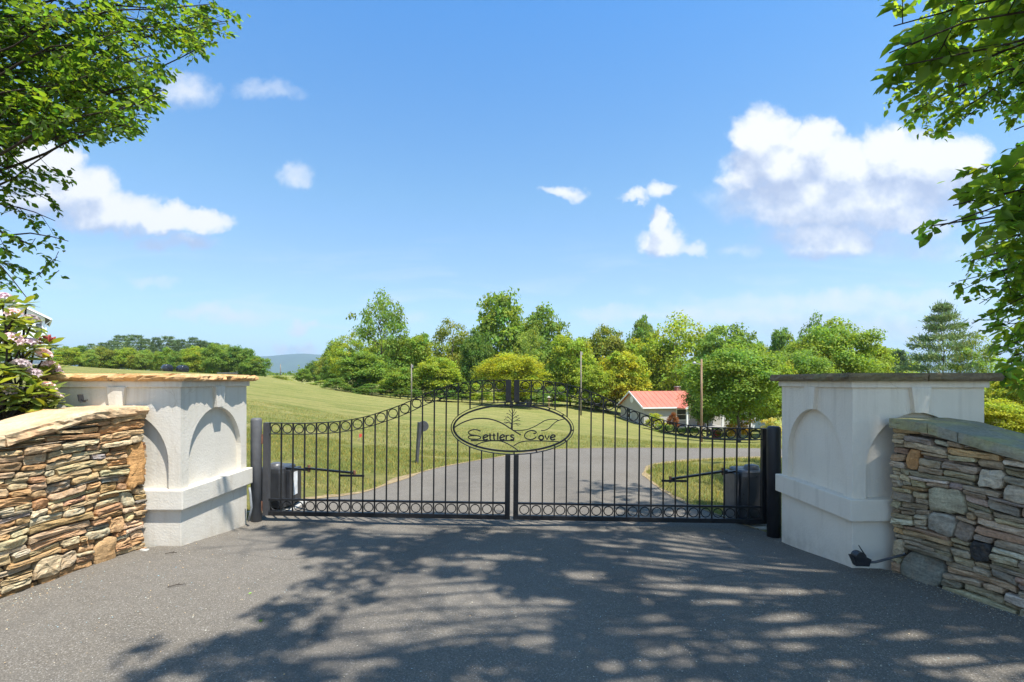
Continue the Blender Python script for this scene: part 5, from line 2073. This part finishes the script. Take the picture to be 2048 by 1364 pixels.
# far woods behind everything: one mass
cw = crown_mesh('far_wood', 10, 10, .1, M['leaf_far'], 'round', 77)
bpy.data.meshes.remove(cw)
n = 22000
xs = rng.uniform(-420, 420, n)
ys = 270 + rng.uniform(0, 90, n) + np.abs(xs) * .05
zz = H(xs, ys) + rng.uniform(0, 1, n) ** .7 * (3.5 + 2.0 * np.sin(xs * .05) + 1.5 * np.sin(xs * .17 + 2))
nr_ = unit(n) * .6 + np.array([0, -.3, .7])
V, F = scatter(DIAM_V, DIAM_F, np.column_stack([xs, ys, zz]), frames(unit(n), nr_), rng.uniform(1.0, 2.2, n))
o = link('far_wood', np_mesh('far_wood', V, F, M['leaf_far'], np.repeat(tints(n, .5, 1.0), 4, axis=0)))
tag(o, 'low distant woods beyond the fields', kind='stuff')


# ------------------------------------------------------------------ foreground trees
def project(P):
    y = np.maximum(P[:, 1], 1e-3)
    px = 1024 + FPX * P[:, 0] / y
    py = HOR - FPX * (P[:, 2] - EYE) / y
    px = np.where(P[:, 1] > .05, px, -9999)
    return px, py


def limb_path(p0, p1, sag, n=10, wob=.12, g=random):
    p0, p1 = Vector(p0), Vector(p1)
    L = (p1 - p0).length
    pts = []
    o1 = Vector((g.uniform(-1, 1), g.uniform(-1, 1), g.uniform(-.5, .5))) * wob * L
    for i in range(n + 1):
        t = i / n
        p = p0.lerp(p1, t) + o1 * math.sin(math.pi * t) + Vector((0, 0, sag * L * math.sin(math.pi * t)))
        p += Vector((g.uniform(-1, 1), g.uniform(-1, 1), g.uniform(-1, 1))) * .012 * L * min(t * 4, 1)
        pts.append(p)
    return pts


class Foliage:
    def __init__(s, seed):
        s.g = random.Random(seed)
        s.r = np.random.default_rng(seed)
        s.pos, s.dir, s.nrm, s.size = [], [], [], []
        s.wood = MB()
        s.poly = None
        s.tone = (1, 1, 1)

    def free(s, p):
        """wood keeps within the crown's outline"""
        if s.poly is None or p[1] < .3:
            return True
        a, b = 1024 + FPX * p[0] / p[1], HOR - FPX * (p[2] - EYE) / p[1]
        if not (-30 < a < 2078 and -30 < b < 1400):
            return True
        return bool(poly_contains(s.poly, np.array([a]), np.array([b]))[0])

    def twig(s, p, d, L, nl, size, droop):
        """leaves along one twig, alternate, hanging"""
        t = np.linspace(.15, 1.0, nl)
        d = np.array(d)
        P = np.array(p) + d[None] * (t * L)[:, None] + np.array([0, 0, -1.0])[None] * (droop * L * t * t)[:, None]
        sidev = np.cross(d, [0, 0, 1.0])
        sidev /= (np.linalg.norm(sidev) + 1e-6)
        sg = np.where(np.arange(nl) % 2 == 0, 1, -1)[:, None]
        D = d[None] * .55 + sidev[None] * sg * .8 + np.array([0, 0, -.35])[None] + s.r.normal(0, .38, (nl, 3))
        N = np.array([0, 0, 1.0])[None] + s.r.normal(0, .55, (nl, 3))
        s.pos.append(P)
        s.dir.append(D)
        s.nrm.append(N)
        s.size.append(size * s.r.uniform(.65, 1.2, nl))
        return P[-1]

    def limb(s, pts, r0, r1, nsec=9, sec=.9, size=.075, start=.3, wood_twigs=True, nl=7, ntw=5):
        g = s.g
        n = len(pts) - 1
        vis = [q for q in pts]
        while len(vis) > 2 and not s.free(vis[-1]):
            vis.pop()
        s.wood.tube(vis, [r0 + (r1 - r0) * (i / n) for i in range(len(vis))], 6)
        for k in range(nsec):
            f = start + (1 - start) * (k + g.random()) / nsec
            i = min(int(f * n), n - 1)
            p = pts[i].lerp(pts[i + 1], f * n - i)
            d = (pts[i + 1] - pts[i]).normalized()
            dv = (d * .7 + Vector((g.uniform(-1, 1), g.uniform(-1, 1), g.uniform(-.55, .45)))).normalized()
            L = sec * g.uniform(.5, 1.1) * (1.15 - .5 * f)
            q = p + dv * L + Vector((0, 0, -.12 * L))
            mid = p + dv * L * .5
            if wood_twigs and s.free(q) and s.free(mid):
                rr = max(r1, (r0 + (r1 - r0) * f) * .4)
                s.wood.tube([p, mid, q], [rr, rr * .7, rr * .4], 4, False)
            for j in range(ntw):
                h = g.uniform(.25, 1.0)
                b = p.lerp(mid, h * 2) if h < .5 else mid.lerp(q, h * 2 - 1)
                td = (dv * .8 + Vector((g.uniform(-1, 1), g.uniform(-1, 1), g.uniform(-.7, .4)))).normalized()
                TL = sec * g.uniform(.2, .42)
                e = s.twig(b, td, TL, nl, size, .25)
                if wood_twigs and g.random() < .6 and s.free(e):
                    s.wood.tube([b, Vector(e)], [.004, .002], 3, False)

    def finish(s, root, keep, n_single, mat, single_mat, tintlo=.6, tinthi=1.4):
        P = np.concatenate(s.pos)
        D = np.concatenate(s.dir)
        N = np.concatenate(s.nrm)
        S = np.concatenate(s.size)
        px, py = project(P)
        ok = keep(P, px, py)
        P, D, N, S, px, py = P[ok], D[ok], N[ok], S[ok], px[ok], py[ok]
        rot = frames(D, N)
        inview = (px > 4) & (px < 2044) & (py > 4) & (py < 900) & (P[:, 1] > 1)
        score = np.where(inview, S / P[:, 1], 0)
        order = np.argsort(-score)
        single = order[:n_single]
        single = single[score[single] > 0]
        rest = np.setdiff1d(np.arange(len(P)), single)
        V, F = scatter(LEAF_V, LEAF_F, P[rest], rot[rest], S[rest])
        tt_ = tints(len(rest), tintlo, tinthi, .16)
        me = np_mesh('foliage', V, F, mat, np.repeat(tt_, 6, axis=0))
        o = link('foliage', me, root, s.tone)
        o['kind'] = 'stuff'
        o.matrix_parent_inverse = root.matrix_world.inverted() if False else Matrix.Translation(-Vector(root.location))
        lm = [np_mesh('leaf', LEAF_V * np.array([1, k, 1.0 + .5 * i]), LEAF_F, single_mat) for i, k in enumerate((1.0, 1.12, .9))]
        for i, j in enumerate(single):
            lo = link('leaf', lm[i % 3], root, s.tone)
            Mx = Matrix(rot[j].tolist()).to_4x4()
            Mx.translation = Vector(P[j]) - Vector(root.location)
            sc = float(S[j])
            lo.matrix_local = Mx @ Matrix.Diagonal((sc, sc, sc, 1))
        return len(P), len(single)


# ---- left tree
root = empty('tree', (-7.6, 5.8, Hs(-7.6, 5.8)))
tag(root, 'tree with small bright leaves whose boughs hang into the upper left of the sky', 'tree')
fo = Foliage(5)
g = fo.g
OUT_L = [(-900, -700), (520, -700), (500, -200), (470, -5), (487, 40), (462, 75), (415, 95), (385, 130), (340, 150), (335, 190), (305, 235), (275, 270), (235, 268), (200, 285), (130, 290), (100, 272), (60, 285), (30, 300), (36, 335), (5, 345),
         (70, 335), (140, 350), (135, 395), (125, 430), (150, 485), (100, 490), (60, 470), (90, 515), (140, 530), (130, 548), (85, 570), (62, 605), (35, 590), (-40, 560), (-400, 700), (-900, 700)]
fo.poly = OUT_L
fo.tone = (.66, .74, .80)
tp = [Vector((-7.6, 5.8, -.3)), Vector((-7.55, 5.8, 2)), Vector((-7.45, 5.75, 4.2)), Vector((-7.3, 5.8, 6.5)), Vector((-7.2, 5.9, 9)), Vector((-7.2, 5.9, 11))]
fo.wood.tube(tp, [.24, .20, .17, .13, .08, .04], 10)
targets = []
for i in range(84):
    while True:
        tx, ty = g.uniform(-260, 470), g.uniform(-330, 275)
        if poly_contains(OUT_L, np.array([tx]), np.array([ty]))[0]:
            break
    targets.append((tx, ty, g.uniform(5.2, 8.2)))
targets += [(455, 40, 6.4), (420, 75, 6.2), (330, 180, 6.0), (290, 240, 6.3), (250, 262, 5.7), (150, 285, 5.9), (380, 20, 6.8), (300, 110, 5.8), (200, 230, 6.4), (100, 270, 6.1), (60, 250, 5.6)]
for (tx, ty, yy) in targets:
    e = PX(tx, ty, yy)
    z0 = min(max(e.z * .72 + g.uniform(-.6, .4), 2.6), 9.5)
    i = 0
    while i < 4 and tp[i + 1].z < z0:
        i += 1
    p0 = tp[i].lerp(tp[i + 1], max(0, min(1, (z0 - tp[i].z) / (tp[i + 1].z - tp[i].z))))
    fo.limb(limb_path(p0, e, .06, 9, .07, g), .026, .004, 10, .75, .080, .42)
for (tx, ty, yy) in [(135, 372, 6.0), (70, 350, 5.6), (140, 480, 5.8), (115, 440, 6.3), (135, 540, 5.7), (60, 600, 5.5), (30, 530, 6.0), (85, 395, 6.2), (20, 585, 5.8)]:
    e = PX(tx, ty, yy)
    p0 = tp[2].lerp(tp[3], g.uniform(-.4, .5)) if ty < 470 else tp[1].lerp(tp[2], g.uniform(.2, .9))
    fo.limb(limb_path(p0, e, .08, 9, .05, g), .022, .004, 6, .42, .075, .55, True, 6, 3)


def keep_left(P, px, py):
    j = rng.normal(0, 7, len(px))
    k2 = rng.normal(0, 7, len(px))
    inside = poly_contains(OUT_L, px + j, py + k2)
    off = (px < -30) | (py < -60)
    return inside | (off & (px < 500)) | (P[:, 1] < .1)


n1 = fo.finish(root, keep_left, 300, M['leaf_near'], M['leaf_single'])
w = fo.wood.build('trunk', M['twig'], root, smooth=True)
w.location = -Vector(root.location)

# ---- right tree, its crown also spreads over the camera and shades the drive
root = empty('tree', (6.6, 1.2, Hs(6.6, 1.2)))
tag(root, 'broad leafy tree with large leaves hanging in along the right edge and over the drive', 'tree')
fo = Foliage(8)
g = fo.g
OUT_R = [(1690, -400), (1700, -5), (1745, 8), (1762, 55), (1755, 100), (1775, 120), (1752, 165), (1770, 190), (1745, 205), (1790, 240), (1860, 268), (1905, 268), (1925, 225), (1990, 232), (2020, 228), (2010, 260), (1960, 300), (1935, 318), (1895, 350),
         (1925, 372), (1905, 410), (1862, 432), (1842, 462), (1868, 492), (1915, 478), (1930, 470), (1925, 520), (1900, 575), (1935, 600), (1930, 640), (1970, 665), (1985, 690), (1995, 745), (2015, 790), (2060, 800), (2300, 800), (2600, 800), (2600, -400)]
fo.poly = OUT_R
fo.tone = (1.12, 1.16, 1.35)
tp = [Vector((6.6, 1.2, -.3)), Vector((6.5, 1.25, 2)), Vector((6.3, 1.3, 4.2)), Vector((6.0, 1.4, 6.5)), Vector((5.7, 1.4, 9)), Vector((5.5, 1.4, 11.5))]
fo.wood.tube(tp, [.30, .26, .22, .17, .11, .05], 12)


def from_trunk(z0):
    i = 0
    while i < 4 and tp[i + 1].z < z0:
        i += 1
    return tp[i].lerp(tp[i + 1], max(0, min(1, (z0 - tp[i].z) / (tp[i + 1].z - tp[i].z))))


# near boughs with the large leaves
for (tx, ty, yy, sz) in [(1790, 60, 3.9, .125), (1770, 100, 3.7, .13), (1800, 150, 3.8, .125), (1850, 90, 4.2, .12), (1900, 40, 4.4, .12), (1880, 20, 3.8, .12), (1760, 200, 4.2, .11),
                         (1872, 458, 3.9, .11), (1905, 400, 3.8, .12), (1890, 440, 4.1, .105), (1950, 350, 4.0, .12), (1990, 400, 3.9, .12), (1960, 450, 3.8, .12), (2030, 330, 4.2, .11),
                         (2030, 700, 3.9, .11), (2040, 640, 4.0, .11), (2045, 440, 3.6, .12), (2030, 262, 4.4, .11), (2015, 480, 4.0, .115), (2045, 545, 4.3, .11), (2000, 330, 4.4, .11)]:
    e = PX(tx, ty, yy)
    fo.limb(limb_path(from_trunk(max(2.2, e.z * .9)), e, .05, 9, .06, g), .025, .005, 7, .5, sz, .5, True, 6, 4)
# farther boughs, small leaves
for i in range(72):
    while True:
        tx, ty = g.uniform(1760, 2200), g.uniform(-60, 760)
        if poly_contains(OUT_R, np.array([tx]), np.array([ty]))[0] and (ty < 250 or tx > 1930):
            break
    e = PX(tx, ty, g.uniform(6.5, 8.5))
    p0 = from_trunk(max(2.5, min(e.z * .8, 8)))
    fo.limb(limb_path(p0, e, .05, 9, .06, g), .04, .006, 9, .75, .095, .45)
for (tx, ty, yy) in [(2010, 735, 6.8), (2035, 765, 6.6), (2040, 720, 7), (2025, 690, 7.2), (2050, 750, 6.5), (2000, 700, 7), (2045, 670, 7.2), (2015, 640, 7), (1790, 235, 7.5), (1860, 262, 7.2), (1900, 262, 7.4), (1830, 200, 7.8), (1900, 180, 7.5), (1960, 200, 7.2), (1930, 560, 7), (1910, 575, 7.2), (1940, 640, 7), (1990, 660, 7.4), (1960, 600, 7), (2000, 560, 7.3), (1985, 250, 7)]:
    e = PX(tx, ty, yy)
    fo.limb(limb_path(from_trunk(max(2.5, min(e.z * .8, 8))), e, .05, 9, .06, g), .03, .005, 8, .55, .10, .5)
# overhead crown: shade for the drive (outside the picture, above it)
CAN = []
while len(CAN) < 74:
    sx, sy, h = g.uniform(-2.6, 4.4), g.uniform(.8, 8.0), g.uniform(6.0, 10.0)
    x, y = sx + h * .33, sy - h * .33
    if not (h > 1.9 + .80 * max(y, 0) or x > 1.1 * y + .3):
        continue
    edge_x = interp([(0, -2.9), (2.27, -2.1), (2.6, -1.75), (3.5, -1.4), (3.9, -1.3), (4.4, -2.7), (5.6, -2.6), (6.0, .8), (20, 1.2)], sy)
    if sx < edge_x + .1:
        continue
    CAN.append((x, y, h))
for (sx, sy) in [(-1.85, 2.3), (-1.6, 2.35), (-1.55, 2.6), (-1.3, 2.5), (-1.25, 2.9), (-1.45, 3.1), (-1.05, 3.3), (-1.25, 3.7), (-.9, 2.4), (-.55, 2.8), (-.85, 3.8), (-1.5, 4.2), (-2.2, 4.7), (-2.0, 4.35), (-1.05, 2.15), (-.3, 2.3),
                 (-1.0, 4.5), (-.5, 4.9), (-1.7, 4.9), (.2, 4.6), (-.5, 3.4), (-2.45, 4.55), (-2.5, 4.9)]:
    h = g.uniform(5.6, 7.4)
    CAN.append((sx + h * .33, sy - h * .33, h))
for (x, y, h) in CAN:
    p0 = from_trunk(max(3.0, min(h * .7, 9)))
    fo.limb(limb_path(p0, (x, y, h), .06, 8, .06, g), .05, .008, 8, .85, .105, .62, True, 7, 5)


def keep_right(P, px, py):
    j = rng.normal(0, 7, len(px))
    k2 = rng.normal(0, 7, len(px))
    inside = poly_contains(OUT_R, px + j, py + k2)
    infr = (px > -40) & (px < 2085) & (py > -40) & (py < 1400) & (P[:, 1] > .05)
    sx, sy = P[:, 0] - (P[:, 2]) * .33, P[:, 1] + P[:, 2] * .33
    wob = .20 * np.sin(sy * 5.0) + .15 * np.sin(sy * 11 + 1) + .12 * np.sin(sy * 23)
    ex = np.interp(sy, [0, 2.27, 2.6, 3.5, 3.9, 4.4, 5.6, 6.0, 20], [-2.9, -2.15, -1.85, -1.6, -1.5, -2.9, -2.9, .5, 1.0])
    sunny = (sx < ex + wob) & ~inside
    near = infr & (P[:, 1] < 3.0)
    # leaves removed along the sun's direction so sun patches reach the drive
    gp = np.array([mnoise.noise(Vector((a * 1.25, b * 1.25, 2.0))) + .7 * mnoise.noise(Vector((a * 3.1, b * 3.1, 7.0))) for a, b in zip(sx, sy)])
    sunny |= (gp > .10) & ~inside & (P[:, 0] < 4.8)
    sunny |= (sy > 6.5) & (sx > 2.1) & ~inside & (P[:, 0] < 6.0)
    return (~infr | inside) & ~sunny & ~near


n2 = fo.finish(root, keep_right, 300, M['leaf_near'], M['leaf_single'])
w = fo.wood.build('trunk', M['twig'], root, smooth=True)
w.location = -Vector(root.location)
print('LEAVES', n1, n2)


# ------------------------------------------------------------------ rhododendron
root = empty('rhododendron', (-4.25, 3.95, .2))
tag(root, 'rhododendron bush with pink flower trusses behind the tan stone wall', 'shrub')
RO = Vector(root.location)
g = random.Random(17)
RL_V = np.array([(0, 0, 0), (.22, .13, .02), (.55, .19, .03), (.85, .12, .0), (1, 0, -.03), (.85, -.12, .0), (.55, -.19, .03), (.22, -.13, .02), (.22, 0, -.012), (.55, 0, -.012), (.85, 0, -.022)], dtype=np.float32)
RL_F = [(0, 8, 1), (1, 8, 9, 2), (2, 9, 10, 3), (3, 10, 4), (0, 7, 8), (7, 6, 9, 8), (6, 5, 10, 9), (5, 4, 10)]
rl = []
for bend in (.0, .12, -.08):
    Vv = RL_V.copy()
    Vv[:, 2] -= bend * Vv[:, 0] ** 2
    m_ = MB().add(Vv.tolist(), RL_F).mesh('leaf', M['rhodo_leaf'], True)
    rl.append(m_)
wood = MB()
hubs = [(30, 640, 3.75), (62, 652, 3.9), (10, 610, 3.9), (50, 610, 4.1), (98, 692, 4.05), (20, 690, 3.7), (60, 700, 3.85), (85, 720, 3.95), (5, 740, 3.6), (40, 745, 3.7), (70, 762, 3.8), (100, 745, 4.0), (110, 760, 4.1),
        (20, 790, 3.65), (55, 795, 3.7), (95, 790, 3.85), (112, 805, 3.9), (75, 775, 3.75), (-25, 660, 3.8), (-30, 740, 3.7), (-40, 800, 3.7), (-20, 590, 4.0), (35, 812, 3.7), (80, 810, 3.8), (0, 770, 3.55), (15, 655, 4.2), (70, 680, 4.3), (45, 720, 4.2), (-10, 700, 4.2)]
truss = {0: 1, 1: 1, 4: 2, 5: 1, 6: 1, 10: 1, 12: 1, 13: 1, 16: 1, 18: 1, 19: 1, 11: 1, 7: 1, 23: 1, 2: 1, 21: 1, 9: 1, 15: 1, 30: 1, 34: 1, 38: 1}
for i in range(34):
    hy = g.uniform(640, 820)
    hubs.append((g.uniform(-60, 45 if hy < 735 else 112), hy, g.uniform(3.75, 4.4)))
rleaf = []


def petal_mesh(mat, big):
    mb = MB()
    gg = random.Random(3)
    for k in range(11):
        a = k * 2.4
        el_ = math.radians(15 + 65 * (1 - k / 11))
        d = Vector((math.cos(a) * math.cos(el_), math.sin(a) * math.cos(el_), math.sin(el_)))
        c = d * big
        up = Vector((0, 0, 1)) if abs(d.z) < .9 else Vector((1, 0, 0))
        x = d.cross(up).normalized()
        y = d.cross(x)
        for j in range(5):
            b = 2 * math.pi * j / 5 + gg.uniform(-.2, .2)
            r0 = x * math.cos(b) + y * math.sin(b)
            t = d.cross(r0)
            s = big * .62
            mb.add([c * .6, c + r0 * s * .45 + t * s * .28 + d * s * .2, c + r0 * s * .95 + d * s * .12, c + r0 * s * .45 - t * s * .28 + d * s * .2], [(0, 1, 2, 3)])
    return mb.mesh('flower', mat)


FL = petal_mesh(M['petal'], .052)
BD = MB()
for k in range(14):
    a = k * 2.4
    e_ = math.radians(10 + 70 * k / 14)
    d = Vector((math.cos(a) * math.cos(e_), math.sin(a) * math.cos(e_), math.sin(e_)))
    BD.tube([d * .008, d * .045, d * .055], [.003, .007, .003], 5)
BD = BD.mesh('flower_bud', M['bud'])
for i, (px, py, y) in enumerate(hubs):
    hpt = PX(px, py, y)
    base = RO + Vector((g.uniform(-.3, .2), g.uniform(-.15, .2), 0))
    wood.tube([p - RO for p in limb_path(base, hpt, .05, 6, .12, g)], [.018, .016, .014, .012, .010, .008, .006], 6)
    tl = Vector((g.uniform(-.5, .6), g.uniform(-.7, .1), 1)).normalized()
    for ring, cnt, dz, ang in ((0, 7, 0, -18), (1, 5, .012, 18)):
        for k in range(cnt):
            a = 6.283 * k / cnt + g.uniform(-.3, .3) + ring
            el_ = R(ang + g.uniform(-22, 18))
            d = Vector((math.cos(a) * math.cos(el_), math.sin(a) * math.cos(el_), math.sin(el_)))
            d = (d + tl * .18).normalized()
            L = g.uniform(.095, .15)
            x = d
            up = (Vector((0, 0, 1)) + Vector((g.uniform(-.4, .4), g.uniform(-.4, .4), 0))).normalized()
            yv = up.cross(x).normalized()
            zv = x.cross(yv)
            Mx = Matrix((x, yv, zv)).transposed().to_4x4() @ Matrix.Diagonal((L, L, L, 1))
            Mx.translation = hpt - RO + Vector((0, 0, dz))
            px_, py_ = 1024 + FPX * hpt.x / hpt.y, hpt.y
            rleaf.append((-L / hpt.y if px_ > -20 else 0, Mx, g.choice(((1, 1, 1), (1.25, 1.15, .8), (.8, .9, 1), (1.5, 1.2, .7)))))
    if i in truss:
        kind = truss[i]
        f = link('flower', FL if kind == 1 else BD, root)
        if kind != 1:
            f['label'] = 'red brown spent flower cluster'
        f.location = hpt - RO + tl * .03
        f.rotation_euler = (g.uniform(-.4, .3), g.uniform(-.3, .4), g.uniform(0, 6))
        s = g.uniform(.9, 1.25)
        f.scale = (s, s, s)
wood.build('branch', M['twig'], root, smooth=True)
rleaf.sort(key=lambda q: q[0])
rest = MB()
for i, (sc_, Mx, c) in enumerate(rleaf):
    if i < 300:
        lo = link('leaf', rl[i % 3], root, c)
        lo.matrix_local = Mx
    else:
        rest.add([Mx @ Vector(v) for v in RL_V.tolist()], RL_F)
if rest.v:
    ro = rest.build('foliage', M['rhodo_leaf'], root)
    ro['kind'] = 'stuff'

# ------------------------------------------------------------------ grass blades
def grass(n, x0, x1, y0, y1, h0, h1, pw=1.0):
    x = rng.uniform(x0, x1, n)
    y = y0 + (y1 - y0) * rng.uniform(0, 1, n) ** pw
    ok = ~poly_contains(ROADPOLY, x, y)
    ok &= (np.abs(x) < 1.03 * y)
    x, y = x[ok], y[ok]
    return np.column_stack([x, y, H(x, y)]), rng.uniform(h0, h1, len(x))


parts = [grass(90000, -9, 1.5, 5.3, 13, .03, .075, .8), grass(60000, 2.0, 9, 5.3, 11.7, .03, .075, .8), grass(60000, -16, 12, 11, 24, .05, .09, .9)]
P = np.concatenate([a for a, b in parts])
S = np.concatenate([b for a, b in parts])
# keep clear of the pillars and posts
ok = ~((P[:, 1] < 5.35) & (np.abs(P[:, 0]) < 3.9))
P, S = P[ok], S[ok]
# thin out where the ground is bare
patch = np.array([mnoise.noise(Vector((a * .9, b * .9, 0))) for a, b in P[:, :2]])
ok = patch > -.35
P, S, patch = P[ok], S[ok], patch[ok]
n = len(P)
lean = np.column_stack([rng.normal(0, .45, n), rng.normal(0, .45, n), np.ones(n)])
GV = np.array([(0, -.07, 0), (0, .07, 0), (1, 0, .12)], dtype=np.float32)
GF = np.array([(0, 1, 2)], dtype=np.int32)
V, F = scatter(GV, GF, P, frames(lean, unit(n)), S * (1 + .3 * np.clip(patch, -.5, .8)))
gt = tints(n, .7, 1.35, .12)
dry = rng.random(n) < .22 + .2 * (patch < 0)
gt[dry] *= np.array([1.6, 1.15, .95])
o = link('grass', np_mesh('grass', V, F, M['grass_blade'], np.repeat(gt, 3, axis=0)))
tag(o, 'short lawn grass growing beside the driveway', kind='stuff')

# ------------------------------------------------------------------ litter on the asphalt
n = 2600
x = np.concatenate([rng.uniform(-3.2, 3.3, n - 1000), rng.normal(2.2, .8, 500), rng.normal(-2.6, .5, 500)])
y = np.concatenate([rng.uniform(1.9, 5.2, n - 1000), rng.uniform(2.0, 4.0, 500), rng.uniform(2.3, 4.2, 500)])
fx = rng.uniform(0, 1, 2600)
wx = np.where(rng.random(2600) < .6, -3.02 - .17 * fx + np.abs(rng.normal(0, .10, 2600)), 2.85 + .17 * fx - np.abs(rng.normal(0, .12, 2600)))
x = np.concatenate([x, wx])
y = np.concatenate([y, 4.0 - 1.2 * fx])
ok = poly_contains(ROADPOLY, x, y) & (np.abs(x) < 2.75 + np.clip(4 - y, 0, 1) * .35)
x, y = x[ok], y[ok]
n = len(x)
Pz = np.column_stack([x, y, H(x, y) + .0225])
dr = np.column_stack([rng.normal(0, 1, n), rng.normal(0, 1, n), rng.normal(0, .1, n)])
V, F = scatter(DIAM_V, DIAM_F, Pz, frames(dr, np.tile([0, 0, 1.0], (n, 1)) + rng.normal(0, .2, (n, 3))), rng.uniform(.004, .011, n))
o = link('leaf_litter', np_mesh('leaf_litter', V, F, M['fleck'], np.repeat(tints(n, .5, 1.3, .2), 4, axis=0)))
tag(o, 'pale specks of petals and bud scales scattered on the asphalt', kind='stuff')


def fallen_leaf(px, py, y, s, c, label):
    b = PX(px, py, y)
    z = Hs(b.x, b.y) + .024
    me = np_mesh('fallen_leaf', LEAF_V * s, LEAF_F, M['leaf_single'])
    o = link('fallen_leaf', me, None, c)
    o.location = (b.x, b.y, z)
    o.rotation_euler = (.05, -.05, random.uniform(0, 6))
    tag(o, label, 'leaf')


fallen_leaf(521, 1252, 2.83, .035, (1.2, 1.4, 1), 'small fallen green leaf lying on the asphalt in the sun edge')
fallen_leaf(497, 1190, 3.22, .022, (3, 3.5, 8), 'tiny pale bluish leaf on the asphalt above the green one')
for (px, py, y, a, L, lab) in [(465, 1187, 3.26, .5, .10, 'thin broken twig on the sunny asphalt before the tan wall'), (660, 1122, 3.86, .3, .08, 'short dark twig on the asphalt near the cream pillar')]:
    b = PX(px - 130 if px < 500 else px - 330, py, y)
    z = Hs(b.x, b.y) + .026
    tw = MB().tube([(0, 0, 0), (L * .5, .008, .004), (L, 0, 0)], .0025, 5)
    tw.tube([(L * .45, .006, .002), (L * .65, .035, .002)], .0018, 4)
    o = tw.build('fallen_twig', M['twig'])
    o.location = (b.x, b.y, z)
    o.rotation_euler = (0, 0, a)
    tag(o, lab, 'twig')
b = PX(291, 1103, 4.0)
me = stone_mesh('stone', Vector((0, 0, 0)), M['rock_grey'], lambda s, z, d: Vector((s, z, d)), -.035, .035, -.02, .02, 5, .012)
o = link('loose_stone', me, None, (.5, .5, .46))
o.location = (b.x + .02, b.y - .04, Hs(b.x, b.y) + .02)
tag(o, 'flat pale loose stone at the foot of the cream pillar', 'stone')

# ------------------------------------------------------------------ air
hz, nt, out = material('haze_air')
vol = nt.add('ShaderNodeVolumePrincipled')
vol.inputs['Color'].default_value = (.62, .80, 1.0, 1)
vol.inputs['Density'].default_value = 1.3e-4
vol.inputs['Anisotropy'].default_value = 0.2
nt.l.new(vol.outputs[0], out.inputs['Volume'])
zlo, zhi = min(float(GZ.min()), -12.0) - 1.0, 650.0
hb = MB().box((0, 4700, (zlo + zhi) / 2), (30000, 12500, zhi - zlo))
o = hb.build('haze', hz)
tag(o, 'thin blue summer haze between the gate and the mountains', kind='stuff')
